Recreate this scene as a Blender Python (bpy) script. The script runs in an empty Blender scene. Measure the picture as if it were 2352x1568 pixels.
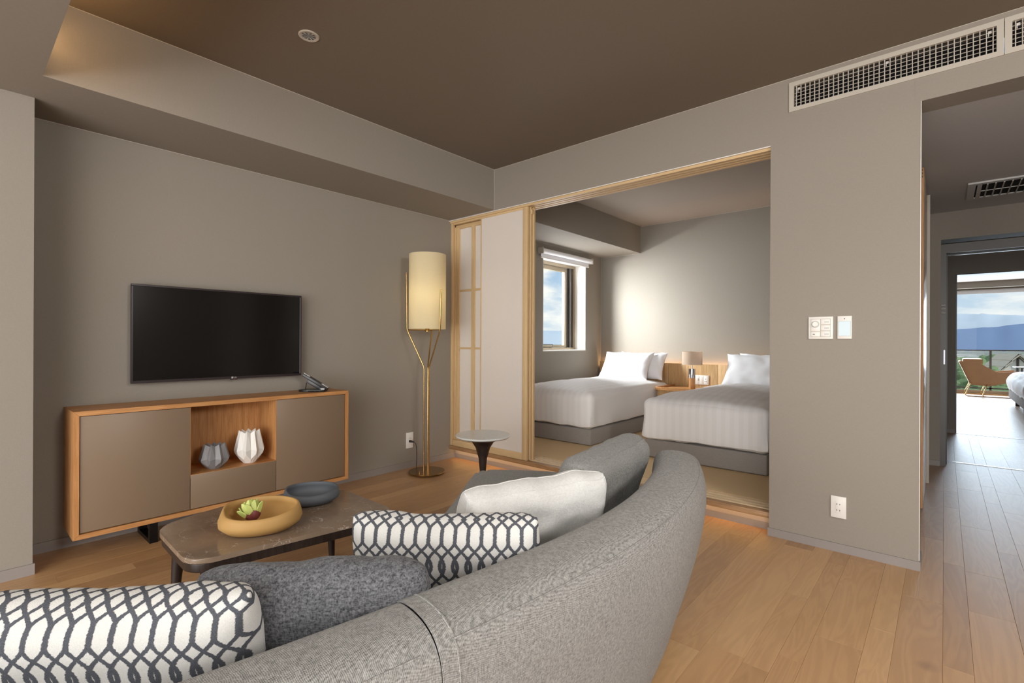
import bpy, bmesh, math, random
from mathutils import Vector, Matrix, noise
random.seed(7)
sc = bpy.context.scene
COL = sc.collection

# ------------------------------------------------------------------ camera
F_PX, YAW, ROLL, CAM_H = 1136.74, 0.7179, 0.0045, 1.12
sY, cY = math.sin(YAW), math.cos(YAW)
FW = Vector((-sY, cY, 0)); RT0 = Vector((cY, sY, 0)); UP0 = Vector((0, 0, 1))
RT = RT0*math.cos(ROLL) + UP0*math.sin(ROLL)
UPV = UP0*math.cos(ROLL) - RT0*math.sin(ROLL)
CAM = Vector((0, 0, CAM_H))
cam_d = bpy.data.cameras.new('camera'); cam_d.sensor_width = 36.0
cam_d.lens = F_PX/2352*36.0; cam_d.clip_start = 0.03; cam_d.clip_end = 30000
cam = bpy.data.objects.new('camera', cam_d); COL.objects.link(cam)
m = Matrix((RT, UPV, -FW)).transposed().to_4x4(); m.translation = CAM
cam.matrix_world = m
sc.camera = cam

def at(u, v, y):
    """real-world point seen at pixel (u, v) on the plane of depth y"""
    d = FW + RT*((u-1176)/F_PX) - UPV*((v-784.2)/F_PX)
    return CAM + d*(y/d.y)
def pix(p):
    q = Vector(p) - CAM; dep = q.dot(FW)
    if dep < 0.05: return None
    return 1176+F_PX*q.dot(RT)/dep, 784.2-F_PX*q.dot(UPV)/dep, dep

# ------------------------------------------------------------------ world (sky with clouds)
W = bpy.data.worlds.new('sky'); sc.world = W; W.use_nodes = True
nt = W.node_tree; nt.nodes.clear()
def wn(t, **k):
    n = nt.nodes.new(t)
    for a, b in k.items(): setattr(n, a, b)
    return n
wo = wn('ShaderNodeOutputWorld'); wb = wn('ShaderNodeBackground'); tc = wn('ShaderNodeTexCoord')
sep = wn('ShaderNodeSeparateXYZ'); nt.links.new(tc.outputs['Generated'], sep.inputs[0])
grad = wn('ShaderNodeValToRGB'); nt.links.new(sep.outputs['Z'], grad.inputs[0])
e = grad.color_ramp.elements
e[0].position = 0.0; e[0].color = (0.72, 0.82, 0.92, 1)
e[1].position = 0.5; e[1].color = (0.22, 0.42, 0.75, 1)
x = e.new(0.12); x.color = (0.47, 0.65, 0.86, 1)
mp = wn('ShaderNodeMapping'); mp.inputs['Scale'].default_value = (1.0, 1.0, 3.2)
nt.links.new(tc.outputs['Generated'], mp.inputs[0])
cn = wn('ShaderNodeTexNoise'); cn.inputs['Scale'].default_value = 4.2; cn.inputs['Detail'].default_value = 8
cn.inputs['Roughness'].default_value = 0.58; cn.inputs['Distortion'].default_value = 0.25
nt.links.new(mp.outputs[0], cn.inputs['Vector'])
cr = wn('ShaderNodeValToRGB'); nt.links.new(cn.outputs[0], cr.inputs[0])
cr.color_ramp.elements[0].position = 0.40; cr.color_ramp.elements[0].color = (0, 0, 0, 1)
cr.color_ramp.elements[1].position = 0.57; cr.color_ramp.elements[1].color = (1, 1, 1, 1)
mx = wn('ShaderNodeMixRGB'); nt.links.new(cr.outputs[0], mx.inputs[0]); nt.links.new(grad.outputs[0], mx.inputs[1])
mx.inputs[2].default_value = (1.15, 1.1, 1.04, 1)
nt.links.new(mx.outputs[0], wb.inputs[0]); wb.inputs[1].default_value = 1.0
nt.links.new(wb.outputs[0], wo.inputs[0])

# ------------------------------------------------------------------ sun, daylight through the windows, added fill lights, exposure
def light(name, kind, loc, direction, energy, color=(1, 1, 1), size=(1, 1), spread=None):
    l = bpy.data.lights.new(name, kind); l.energy = energy; l.color = color
    if kind == 'AREA':
        l.shape = 'RECTANGLE'; l.size, l.size_y = size
        if spread: l.spread = spread
    if kind == 'SUN': l.angle = size[0]
    if kind == 'POINT': l.shadow_soft_size = size[0]
    o = bpy.data.objects.new(name, l); COL.objects.link(o); o.location = loc
    o.rotation_euler = Vector(direction).to_track_quat('-Z', 'Y').to_euler()
    return o
light('sun', 'SUN', (30, 0, 40), (-0.8, 0.02, -0.6), 2.6, (1.0, 0.93, 0.82), (0.01, 0.01))
# daylight entering through the wide balcony window behind the camera
light('balcony_daylight', 'AREA', (0.9, -3.2, 1.25), (-0.62, 0.78, 0.0), 135, (0.97, 0.985, 0.97), (3.6, 2.2))
# added fill by the right-hand wall, no real lamp; brightens television wall and soffit
light('added_right_fill', 'AREA', (2.2, 0.9, 2.1), (-1, 0.10, -0.05), 62, (1.0, 0.97, 0.93), (0.7, 0.7))
# sunlit balcony deck throwing light upwards into the room
light('balcony_deck_bounce', 'AREA', (0.3, -3.7, 0.25), (-0.25, 0.8, 0.62), 85, (1.0, 0.97, 0.98), (3.4, 0.8))
light('balcony_daylight_left', 'AREA', (-1.7, -3.6, 1.25), (0.1, 1, 0.0), 85, (0.97, 0.985, 0.96), (2.0, 2.2))
# two added overhead fills out of view, for sofa, cushions and floor; no fixtures
light('added_overhead_fill', 'AREA', (0.35, 1.55, 2.60), (-0.05, 0.05, -1), 11, (1.0, 0.97, 0.92), (0.9, 0.9), 2.1)
light('added_rear_fill', 'AREA', (-0.2, -1.7, 2.58), (-0.25, 0.45, -1), 62, (1.0, 0.98, 0.93), (1.4, 1.4))
# daylight falling through the small bedroom window and the far panoramic window
light('bedroom_daylight', 'AREA', (-4.55, 4.25, 2.05), (1, 0.50, -0.14), 385, (0.95, 0.97, 1.0), (1.1, 0.9))
light('panorama_daylight', 'AREA', (0.8, 15.0, 1.15), (0, -1, 0), 310, (0.70, 0.85, 1.0), (4.6, 2.1))
light('bedroom_window_glow', 'AREA', (-3.68, 5.05, 1.55), (1, -0.25, 0.45), 14, (0.95, 0.97, 1.0), (0.6, 0.9))
sc.view_settings.view_transform = 'Standard'; sc.view_settings.look = 'None'
sc.view_settings.gamma = 1.0; sc.view_settings.use_curve_mapping = False
sc.view_settings.exposure = 0.0
sc.cycles.use_denoising = True
sc.cycles.sample_clamp_indirect = 6.0
sc.cycles.max_bounces = 10; sc.cycles.diffuse_bounces = 6; sc.cycles.transparent_max_bounces = 12

# ------------------------------------------------------------------ helpers: materials
def S(r, g, b):
    f = lambda c: (c/255/12.92) if c/255 <= 0.04045 else ((c/255+0.055)/1.055)**2.4
    return (f(r), f(g), f(b), 1.0)
class NB:
    """tiny node builder"""
    def __init__(s, name):
        s.m = bpy.data.materials.new(name); s.m.use_nodes = True
        s.t = s.m.node_tree; s.t.nodes.clear()
        s.out = s.t.nodes.new('ShaderNodeOutputMaterial')
    def n(s, typ, **k):
        o = s.t.nodes.new(typ)
        for a, b in k.items():
            if a.startswith('i_'):
                key = a[2:]; key = int(key) if key.isdigit() else key.replace('_', ' ')
                s.set(o.inputs[key], b)
            else: setattr(o, a, b)
        return o
    def set(s, inp, val):
        if hasattr(val, 'is_output') or isinstance(val, bpy.types.NodeSocket): s.t.links.new(val, inp)
        else: inp.default_value = val
    def math(s, op, a, b=0.0, c=None):
        o = s.t.nodes.new('ShaderNodeMath'); o.operation = op
        s.set(o.inputs[0], a); s.set(o.inputs[1], b)
        if c is not None: s.set(o.inputs[2], c)
        return o.outputs[0]
    def mix(s, f, a, b, mode='MIX'):
        o = s.t.nodes.new('ShaderNodeMixRGB'); o.blend_type = mode
        s.set(o.inputs[0], f); s.set(o.inputs[1], a); s.set(o.inputs[2], b); return o.outputs[0]
    def ramp(s, f, stops):
        o = s.t.nodes.new('ShaderNodeValToRGB'); s.set(o.inputs[0], f)
        el = o.color_ramp.elements
        while len(el) < len(stops): el.new(0.5)
        for k, (p, c) in enumerate(stops): el[k].position = p; el[k].color = c if len(c) == 4 else (*c, 1)
        return o.outputs[0]
    def coord(s, scale=(1, 1, 1), which='Object', rot=(0, 0, 0)):
        t = s.t.nodes.new('ShaderNodeTexCoord'); mm = s.t.nodes.new('ShaderNodeMapping')
        mm.inputs['Scale'].default_value = scale; mm.inputs['Rotation'].default_value = rot
        s.t.links.new(t.outputs[which], mm.inputs[0]); return mm.outputs[0]
    def noise(s, vec, scale=5, detail=4, rough=0.5, dist=0.0):
        o = s.t.nodes.new('ShaderNodeTexNoise'); s.t.links.new(vec, o.inputs['Vector'])
        o.inputs['Scale'].default_value = scale; o.inputs['Detail'].default_value = detail
        o.inputs['Roughness'].default_value = rough; o.inputs['Distortion'].default_value = dist
        return o.outputs[0]
    def bsdf(s, color, rough=0.5, metal=0.0, spec=0.5, bump=None, bstr=0.2, bdist=0.01, **k):
        p = s.t.nodes.new('ShaderNodeBsdfPrincipled')
        s.set(p.inputs['Base Color'], color); s.set(p.inputs['Roughness'], rough)
        s.set(p.inputs['Metallic'], metal); p.inputs['Specular IOR Level'].default_value = spec
        for a, b in k.items(): s.set(p.inputs[a.replace('_', ' ')], b)
        if bump is not None:
            b = s.t.nodes.new('ShaderNodeBump'); b.inputs['Strength'].default_value = bstr
            b.inputs['Distance'].default_value = bdist; s.t.links.new(bump, b.inputs['Height'])
            s.t.links.new(b.outputs[0], p.inputs['Normal'])
        s.t.links.new(p.outputs[0], s.out.inputs[0]); return p

def plain(name, col, rough=0.5, metal=0.0, spec=0.5, var=0.04, **k):
    b = NB(name); nz = b.noise(b.coord(), 6, 3)
    dark = tuple(c*(1-var) for c in col[:3])+(1,)
    lite = tuple(min(1, c*(1+var)) for c in col[:3])+(1,)
    b.bsdf(b.mix(nz, dark, lite), rough, metal, spec, **k); return b.m
def wallpaper(name, col):
    b = NB(name); v = b.coord()
    a = b.noise(b.coord((1, 1, 0.16)), 420, 2); c = b.noise(b.coord((0.16, 0.16, 1)), 420, 2)
    w = b.math('ADD', a, c); big = b.noise(v, 1.5, 2)
    cc = b.mix(b.math('MULTIPLY', w, 0.5), tuple(x*0.88 for x in col[:3])+(1,), tuple(min(1, x*1.12) for x in col[:3])+(1,))
    cc = b.mix(b.math('MULTIPLY', big, 0.10), cc, tuple(x*0.85 for x in col[:3])+(1,))
    b.bsdf(cc, 0.75, spec=0.25, bump=w, bstr=0.10, bdist=0.002); return b.m
def wood(name, c1, c2, axis='X', rough=0.45, scale=1.0, spec=0.4, perobj=False):
    """fine straight-grained timber, grain along axis"""
    b = NB(name); sc_ = {'X': (0.9, 14, 14), 'Y': (14, 0.9, 14), 'Z': (14, 14, 0.9)}[axis]
    v = b.coord(tuple(x*scale for x in sc_))
    n1 = b.noise(v, 6, 6, 0.6, 0.4); n2 = b.noise(v, 22, 3, 0.6)
    f = b.ramp(n1, [(0.32, (0, 0, 0)), (0.68, (1, 1, 1))])
    cc = b.mix(f, c1, c2); cc = b.mix(b.math('MULTIPLY', n2, 0.22), cc, tuple(x*0.55 for x in c1[:3])+(1,))
    b.bsdf(cc, rough, spec=spec, bump=n2, bstr=0.06, bdist=0.002); return b.m

def oak_floor():
    b = NB('oak_floorboards')
    oi = b.n('ShaderNodeObjectInfo'); t = b.n('ShaderNodeTexCoord')
    off = b.n('ShaderNodeVectorMath', operation='SCALE'); off.inputs[0].default_value = (37, 91, 13)
    b.t.links.new(oi.outputs['Random'], off.inputs['Scale'])
    ad = b.n('ShaderNodeVectorMath', operation='ADD'); b.t.links.new(t.outputs['Object'], ad.inputs[0]); b.t.links.new(off.outputs[0], ad.inputs[1])
    mm = b.n('ShaderNodeMapping'); mm.inputs['Scale'].default_value = (9, 1.1, 9); b.t.links.new(ad.outputs[0], mm.inputs[0])
    warp = b.noise(mm.outputs[0], 0.9, 3, 0.5, 0.6)
    rings = b.math('SINE', b.math('MULTIPLY', warp, 70))
    rings = b.math('MULTIPLY_ADD', rings, 0.5, 0.5)
    m2 = b.n('ShaderNodeMapping'); m2.inputs['Scale'].default_value = (55, 3, 55); b.t.links.new(ad.outputs[0], m2.inputs[0])
    fine = b.noise(m2.outputs[0], 5, 4, 0.65)
    grain = b.math('ADD', b.math('MULTIPLY', rings, 0.35), b.math('MULTIPLY', fine, 0.65))
    base = b.mix(grain, S(142, 103, 64), S(202, 160, 112))
    rnd = b.ramp(oi.outputs['Random'], [(0, S(150, 110, 72)), (0.35, S(192, 150, 104)), (0.7, S(176, 134, 92)), (1, S(214, 174, 126))])
    cc = b.mix(0.55, base, rnd)
    kn = b.noise(ad.outputs[0], 3.3, 1)
    kf = b.ramp(kn, [(0.74, (0, 0, 0)), (0.8, (1, 1, 1))])
    cc = b.mix(b.math('MULTIPLY', kf, 0.6), cc, S(92, 60, 38))
    ro = b.math('MULTIPLY_ADD', fine, 0.22, 0.34)
    b.bsdf(cc, ro, spec=0.6, bump=grain, bstr=0.40, bdist=0.0014, Coat_Weight=0.65, Coat_Roughness=0.42); return b.m

def fabric(name, c_dark, c_light, scale=700, bstr=0.35, contrast=(0.35, 0.65), blotch=0.25, sheen=0.1):
    b = NB(name)
    a = b.noise(b.coord((1, 1, 0.25)), scale, 2, 0.6); c = b.noise(b.coord((0.25, 0.25, 1)), scale, 2, 0.6)
    w = b.math('MULTIPLY', b.math('ADD', a, c), 0.5); g = b.noise(b.coord(), scale*0.5, 3, 0.7)
    f = b.math('ADD', b.math('MULTIPLY', w, 0.6), b.math('MULTIPLY', g, 0.4))
    f = b.ramp(f, [(contrast[0], (0, 0, 0)), (contrast[1], (1, 1, 1))])
    cc = b.mix(f, c_dark, c_light)
    bl = b.noise(b.coord(), 9, 3)
    cc = b.mix(b.math('MULTIPLY', bl, blotch), cc, c_dark)
    p = b.bsdf(cc, 0.9, spec=0.15, bump=f, bstr=bstr, bdist=0.003)
    p.inputs['Sheen Weight'].default_value = sheen
    return b.m

def weave(name, c_dark, c_light, K=1250, bstr=0.5, fleck=0.45, nscale=330):
    """basket weave: two crossing diagonal thread families with uneven yarn tone"""
    b = NB(name); sp = b.n('ShaderNodeSeparateXYZ'); b.t.links.new(b.coord(), sp.inputs[0])
    x_, y_, z_ = sp.outputs[0], sp.outputs[1], sp.outputs[2]
    wob = b.math('MULTIPLY', b.noise(b.coord(), 60, 2), 0.010)
    p = b.math('ADD', b.math('ADD', b.math('ADD', x_, y_), z_), wob); q = b.math('SUBTRACT', b.math('SUBTRACT', y_, z_), b.math('MULTIPLY', x_, 0.9))
    w = b.math('MULTIPLY', b.math('SINE', b.math('MULTIPLY', p, K)), b.math('SINE', b.math('MULTIPLY', q, K)))
    w = b.math('MULTIPLY_ADD', w, 0.5, 0.5)
    n1 = b.noise(b.coord((1, 1, 0.35)), nscale, 2, 0.6); n2 = b.noise(b.coord((0.35, 0.35, 1)), nscale, 2, 0.6)
    n = b.ramp(b.math('MULTIPLY', b.math('ADD', n1, n2), 0.5), [(0.36, (0, 0, 0)), (0.64, (1, 1, 1))])
    f = b.math('ADD', b.math('MULTIPLY', w, 1-fleck), b.math('MULTIPLY', n, fleck))
    cc = b.mix(f, c_dark, c_light)
    cc = b.mix(b.math('MULTIPLY', b.noise(b.coord(), 7, 3), 0.16), cc, c_dark)
    pr = b.bsdf(cc, 0.92, spec=0.12, bump=f, bstr=bstr, bdist=0.0025); pr.inputs['Sheen Weight'].default_value = 0.1
    return b.m

def trellis():
    """white cotton embroidered with a charcoal trellis of crossing wavy cords"""
    b = NB('trellis_fabric'); P, L, LW = 0.031, 0.084, 0.0042
    t = b.n('ShaderNodeTexCoord'); nzv = b.n('ShaderNodeTexNoise'); nzv.inputs['Scale'].default_value = 260
    b.t.links.new(t.outputs['UV'], nzv.inputs['Vector'])
    dv = b.n('ShaderNodeVectorMath', operation='SCALE'); b.t.links.new(nzv.outputs['Color'], dv.inputs[0]); dv.inputs['Scale'].default_value = 0.0042
    av = b.n('ShaderNodeVectorMath', operation='ADD'); b.t.links.new(t.outputs['UV'], av.inputs[0]); b.t.links.new(dv.outputs[0], av.inputs[1])
    se = b.n('ShaderNodeSeparateXYZ'); b.t.links.new(av.outputs[0], se.inputs[0]); u, v = se.outputs[0], se.outputs[1]
    per = b.math('DIVIDE', v, L); tt = b.math('FRACT', per)
    ramp = b.n('ShaderNodeMapRange', interpolation_type='SMOOTHSTEP')
    b.t.links.new(tt, ramp.inputs[0]); ramp.inputs[1].default_value = 0.50; ramp.inputs[2].default_value = 1.0
    ramp.inputs[3].default_value = 0; ramp.inputs[4].default_value = P
    lin = b.n('ShaderNodeMapRange'); b.t.links.new(tt, lin.inputs[0]); lin.inputs[1].default_value = 0.5; lin.inputs[2].default_value = 1.0
    lin.inputs[3].default_value = 0; lin.inputs[4].default_value = P
    w = b.math('ADD', b.math('MULTIPLY', ramp.outputs[0], 0.45), b.math('MULTIPLY', lin.outputs[0], 0.55))
    # every second straight stretch opens into a narrow loop
    odd = b.math('LESS_THAN', b.math('FRACT', b.math('MULTIPLY', per, 0.5)), 0.5)
    loop = b.math('SINE', b.math('MULTIPLY', b.math('MINIMUM', b.math('MULTIPLY', tt, 2.0), 1.0), math.pi))
    w = b.math('ADD', w, b.math('MULTIPLY', b.math('MULTIPLY', loop, odd), P*0.17))
    def line(sg):
        q = b.math('FRACT', b.math('ADD', b.math('DIVIDE', b.math('ADD', u, b.math('MULTIPLY', w, sg)), P), 100.5))
        return b.math('MULTIPLY', b.math('ABSOLUTE', b.math('SUBTRACT', q, 0.5)), P)
    d = b.math('MINIMUM', line(1.0), line(-1.0))
    mask = b.n('ShaderNodeMapRange'); b.t.links.new(d, mask.inputs[0]); mask.inputs[1].default_value = LW*0.9; mask.inputs[2].default_value = LW*1.25
    mask.inputs[3].default_value = 1; mask.inputs[4].default_value = 0
    cl = b.noise(b.coord(), 600, 2); bg = b.mix(cl, S(192, 190, 187), S(222, 220, 216)); fg = b.mix(cl, S(52, 54, 62), S(104, 106, 112))
    cc = b.mix(mask.outputs[0], bg, fg)
    b.bsdf(cc, 0.92, spec=0.1, bump=b.math('ADD', mask.outputs[0], b.math('MULTIPLY', cl, 0.5)), bstr=0.35, bdist=0.003); return b.m

def marble(name, c0, c1, vein, vs=7, vein_amt=0.9, rough=0.12):
    b = NB(name); v = b.coord()
    n1 = b.noise(v, 9, 8, 0.65, 0.6)
    base = b.mix(n1, c0, c1)
    vw = b.noise(v, vs, 5, 0.6, 1.6); d = b.math('ABSOLUTE', b.math('SUBTRACT', vw, 0.5))
    f = b.ramp(d, [(0.0, (1, 1, 1)), (0.006, (0, 0, 0))])
    brk = b.ramp(b.noise(v, 11, 3), [(0.45, (0, 0, 0)), (0.62, (1, 1, 1))])
    f = b.math('MULTIPLY', b.math('MULTIPLY', f, brk), vein_amt)
    b.bsdf(b.mix(f, base, vein), rough, spec=0.5); return b.m

def emis(name, col, strength):
    b = NB(name); e = b.n('ShaderNodeEmission'); e.inputs[0].default_value = col; e.inputs[1].default_value = strength
    b.t.links.new(e.outputs[0], b.out.inputs[0]); return b.m
def glass_pane():
    b = NB('window_glass'); t = b.n('ShaderNodeBsdfTransparent'); t.inputs[0].default_value = (0.96, 0.98, 0.97, 1)
    g = b.n('ShaderNodeBsdfGlossy'); g.inputs['Roughness'].default_value = 0.0
    lw = b.n('ShaderNodeLayerWeight'); lw.inputs[0].default_value = 0.5
    fr = b.math('MULTIPLY_ADD', b.math('POWER', lw.outputs['Facing'], 5.0), 0.7, 0.003)
    mxs = b.n('ShaderNodeMixShader'); b.t.links.new(fr, mxs.inputs[0]); b.t.links.new(t.outputs[0], mxs.inputs[1]); b.t.links.new(g.outputs[0], mxs.inputs[2])
    b.t.links.new(mxs.outputs[0], b.out.inputs[0]); return b.m
def translucent(name, col, amt=0.5, em=None):
    b = NB(name); d = b.n('ShaderNodeBsdfDiffuse'); t = b.n('ShaderNodeBsdfTranslucent')
    nz = b.noise(b.coord((1, 1, 0.3)), 260, 2)
    c = b.mix(nz, tuple(x*0.95 for x in col[:3])+(1,), col)
    b.t.links.new(c, d.inputs[0]); b.t.links.new(c, t.inputs[0])
    mxs = b.n('ShaderNodeMixShader'); mxs.inputs[0].default_value = amt
    b.t.links.new(d.outputs[0], mxs.inputs[1]); b.t.links.new(t.outputs[0], mxs.inputs[2])
    b.t.links.new(mxs.outputs[0], b.out.inputs[0]); return b.m

M = {}
M['wall'] = wallpaper('wallpaper_beige', S(147, 139, 129))
M['ceil'] = wallpaper('ceiling_paper_taupe', S(122, 111, 98))
M['ceil_bed'] = wallpaper('ceiling_paper_pale', S(164, 153, 143))
M['ceil_cor'] = wallpaper('ceiling_paper_corridor', S(186, 185, 186))
M['base'] = plain('baseboard_vinyl', S(142, 134, 129), 0.5)
M['floor'] = oak_floor()
M['subfloor'] = plain('subfloor', S(120, 88, 58), 0.8)
M['oak'] = wood('cabinet_oak', S(172, 118, 68), S(206, 152, 98), 'Y')
M['oakz'] = wood('cabinet_oak_upright', S(172, 118, 68), S(206, 152, 98), 'Z')
M['hinoki'] = wood('pale_cypress', S(208, 176, 130), S(220, 190, 146), 'Z', 0.5)
M['hinokix'] = wood('pale_cypress_long', S(208, 176, 130), S(220, 190, 146), 'X', 0.5)
M['railwood'] = wood('pale_rail_wood', S(226, 200, 160), S(236, 212, 174), 'X', 0.5)
M['sillwood'] = wood('sill_oak', S(150, 112, 76), S(190, 150, 108), 'X', 0.45)
M['headboard'] = wood('headboard_oak', S(176, 138, 92), S(212, 176, 128), 'Z', 0.5)
M['taupe'] = plain('taupe_lacquer', S(128, 108, 88), 0.42, var=0.015)
M['blackmetal'] = plain('black_metal', S(30, 27, 26), 0.4, 0.6)
M['wenge'] = wood('dark_wenge', S(38, 28, 24), S(58, 46, 40), 'Z', 0.4)
M['plastic_black'] = plain('black_plastic', S(28, 25, 26), 0.35)
M['bezel'] = plain('tv_bezel', S(46, 38, 40), 0.3)
M['screen'] = plain('tv_screen', S(12, 11, 11), 0.16, spec=0.6, var=0.0)
M['silver'] = plain('silver_plastic', S(184, 182, 178), 0.4, 0.1)
M['brass'] = plain('brushed_brass', S(176, 142, 90), 0.25, 1.0)
M['shade'] = translucent('cream_lampshade', S(246, 236, 206), 0.5)
M['shade2'] = translucent('linen_lampshade', S(232, 214, 196), 0.45)
M['chrome'] = plain('chrome', S(190, 190, 194), 0.08, 1.0, var=0)
M['white_plastic'] = plain('white_plastic', S(228, 224, 218), 0.4, var=0.01)
M['grey_plastic'] = plain('grey_plastic', S(150, 146, 140), 0.4)
M['lcd'] = plain('pale_screen', S(196, 212, 220), 0.25, var=0.01)
M['dark'] = plain('dark_void', S(16, 15, 14), 0.9)
M['grille'] = plain('grille_paint', S(186, 178, 166), 0.5)
M['alu'] = plain('bronze_aluminium', S(150, 136, 116), 0.35, 0.5)
M['bronze'] = plain('dark_bronze_frame', S(84, 80, 78), 0.4, 0.3)
M['steel'] = plain('steel_strip', S(150, 150, 155), 0.3, 1.0)
M['paper'] = translucent('shoji_paper', S(250, 244, 238), 0.42)
M['tatami'] = None
M['duvet'] = None
M['pillow'] = plain('white_cotton', S(238, 238, 242), 0.85, spec=0.2, var=0.01)
M['bedbase'] = fabric('bed_base_fabric', S(132, 126, 122), S(164, 158, 154), 600, 0.2)
M['sofa'] = weave('sofa_tweed', S(85, 83, 81), S(180, 178, 175), 1150, 0.5, 0.5)
M['cush_grey'] = weave('sofa_cushion_grey', S(104, 104, 102), S(168, 167, 164), 1500, 0.35, 0.5)
M['cush_light'] = weave('light_linen', S(196, 195, 193), S(229, 228, 226), 1700, 0.25, 0.5)
M['cush_dark'] = weave('charcoal_tweed', S(36, 36, 40), S(124, 124, 128), 1900, 0.4, 0.8, 330)
M['trellis'] = trellis()
M['brownmarble'] = marble('brown_marble', S(118, 100, 84), S(156, 136, 117), S(226, 216, 206), 6, 0.85)
M['whitemarble'] = marble('pale_marble', S(196, 198, 196), S(216, 218, 214), S(170, 174, 174), 4, 0.5, 0.15)
M['ochre'] = plain('ochre_ceramic', S(184, 144, 86), 0.65, var=0.07)
M['slate'] = plain('slate_ceramic', S(88, 92, 98), 0.6, var=0.06)
M['whitecer'] = plain('white_ceramic', S(226, 222, 216), 0.5, var=0.01)
M['greycer'] = plain('grey_ceramic', S(128, 126, 128), 0.5, var=0.01)
M['leaf'] = plain('green_petal', S(190, 200, 112), 0.5, var=0.22)
M['leafdark'] = plain('wine_petal', S(116, 56, 50), 0.55, var=0.3)
M['glass'] = glass_pane()
M['leather'] = plain('tan_leather', S(176, 138, 102), 0.6, var=0.12)
M['led'] = emis('warm_led', (1.0, 0.66, 0.32, 1), 40)
M['bulb'] = emis('warm_bulb', (1.0, 0.84, 0.6, 1), 1.6)
b = NB('tatami_weave')
vx = b.coord(); sp = b.n('ShaderNodeSeparateXYZ'); b.t.links.new(vx, sp.inputs[0])
st = b.math('MULTIPLY', b.math('SINE', b.math('MULTIPLY', b.math('ADD', sp.outputs[0], b.math('MULTIPLY', b.noise(vx, 70, 2), 0.008)), 900)), b.math('SINE', b.math('MULTIPLY', sp.outputs[1], 420)))
f_ = b.math('MULTIPLY_ADD', st, 0.35, 0.5)
b.bsdf(b.mix(f_, S(200, 172, 132), S(232, 206, 166)), 0.8, spec=0.2, bump=f_, bstr=0.3, bdist=0.002); M['tatami'] = b.m
b = NB('striped_sateen'); vx = b.coord(); sp = b.n('ShaderNodeSeparateXYZ'); b.t.links.new(vx, sp.inputs[0])
st = b.math('GREATER_THAN', b.math('SINE', b.math('MULTIPLY', sp.outputs[0], 95)), 0.0)
b.bsdf(b.mix(st, S(235, 233, 233), S(239, 237, 238)), b.math('MULTIPLY_ADD', st, 0.08, 0.6), spec=0.2); M['duvet'] = b.m

# ------------------------------------------------------------------ helpers: geometry
WM = {}
def finish(name, bm, mat, parent=None, smooth=False, origin=None, kind=None, label=None, cat=None, group=None, sharp=40):
    """bm is in world coordinates (or in the frame of origin); link it as one object"""
    me = bpy.data.meshes.new(name)
    if parent is not None: Mx = WM[parent]
    elif origin is not None: Mx = origin if isinstance(origin, Matrix) else Matrix.Translation(origin)
    else:
        xs = [v.co for v in bm.verts]
        lo = [min(c[i] for c in xs) for i in range(3)]; hi = [max(c[i] for c in xs) for i in range(3)]
        Mx = Matrix.Translation(((lo[0]+hi[0])/2, (lo[1]+hi[1])/2, lo[2]))
    bmesh.ops.transform(bm, matrix=Mx.inverted(), verts=bm.verts)
    bmesh.ops.recalc_face_normals(bm, faces=bm.faces)
    bm.to_mesh(me); bm.free()
    if smooth:
        me.polygons.foreach_set('use_smooth', [True]*len(me.polygons))
        me.set_sharp_from_angle(angle=math.radians(sharp))
    if isinstance(mat, (list, tuple)):
        for q in mat: me.materials.append(q)
    else: me.materials.append(mat)
    o = bpy.data.objects.new(name, me); COL.objects.link(o)
    if parent is not None: o.parent = parent
    else: o.matrix_world = Mx
    WM[o] = Mx
    tag(o, label, cat, group, kind); return o
def tag(o, label=None, cat=None, group=None, kind=None):
    if label: o['label'] = label
    if cat: o['category'] = cat
    if group: o['group'] = group
    if kind: o['kind'] = kind
    return o
def thing(name, loc, label, cat, rotz=0.0, group=None, rot=None, kind=None):
    o = bpy.data.objects.new(name, None); o.empty_display_size = 0.05; COL.objects.link(o)
    Mx = Matrix.Translation(loc) @ (rot.to_4x4() if rot is not None else Matrix.Rotation(rotz, 4, 'Z'))
    o.matrix_world = Mx; WM[o] = Mx; tag(o, label, cat, group, kind); return o
def add_box(bm, x0, x1, y0, y1, z0, z1, bev=0.0, seg=2, M4=None):
    r = bmesh.ops.create_cube(bm, size=1.0); vs = r['verts']
    Mx = Matrix.Translation(((x0+x1)/2, (y0+y1)/2, (z0+z1)/2)) @ Matrix.Diagonal((abs(x1-x0), abs(y1-y0), abs(z1-z0), 1))
    if M4 is not None: Mx = M4 @ Mx
    bmesh.ops.transform(bm, matrix=Mx, verts=vs)
    if bev > 0:
        es = list({e for v in vs for e in v.link_edges})
        bmesh.ops.bevel(bm, geom=es, offset=bev, segments=seg, profile=0.5, affect='EDGES')
def box(name, x0, x1, y0, y1, z0, z1, mat, parent=None, bev=0.0, seg=2, **k):
    bm = bmesh.new(); add_box(bm, x0, x1, y0, y1, z0, z1, bev, seg)
    return finish(name, bm, mat, parent, smooth=bev > 0, **k)
def add_lathe(bm, prof, c=(0, 0, 0), n=32, close_top=True, close_bot=True):
    rings = []
    for r, z in prof:
        rings.append([bm.verts.new((c[0]+r*math.cos(2*math.pi*i/n), c[1]+r*math.sin(2*math.pi*i/n), c[2]+z)) for i in range(n)])
    for a, bb in zip(rings, rings[1:]):
        for i in range(n): bm.faces.new((a[i], a[(i+1) % n], bb[(i+1) % n], bb[i]))
    if close_bot: bm.faces.new(rings[0][::-1])
    if close_top: bm.faces.new(rings[-1])
def lathe(name, prof, c, mat, parent=None, n=32, ct=True, cb=True, **k):
    bm = bmesh.new(); add_lathe(bm, prof, c, n, ct, cb); return finish(name, bm, mat, parent, smooth=True, **k)
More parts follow.
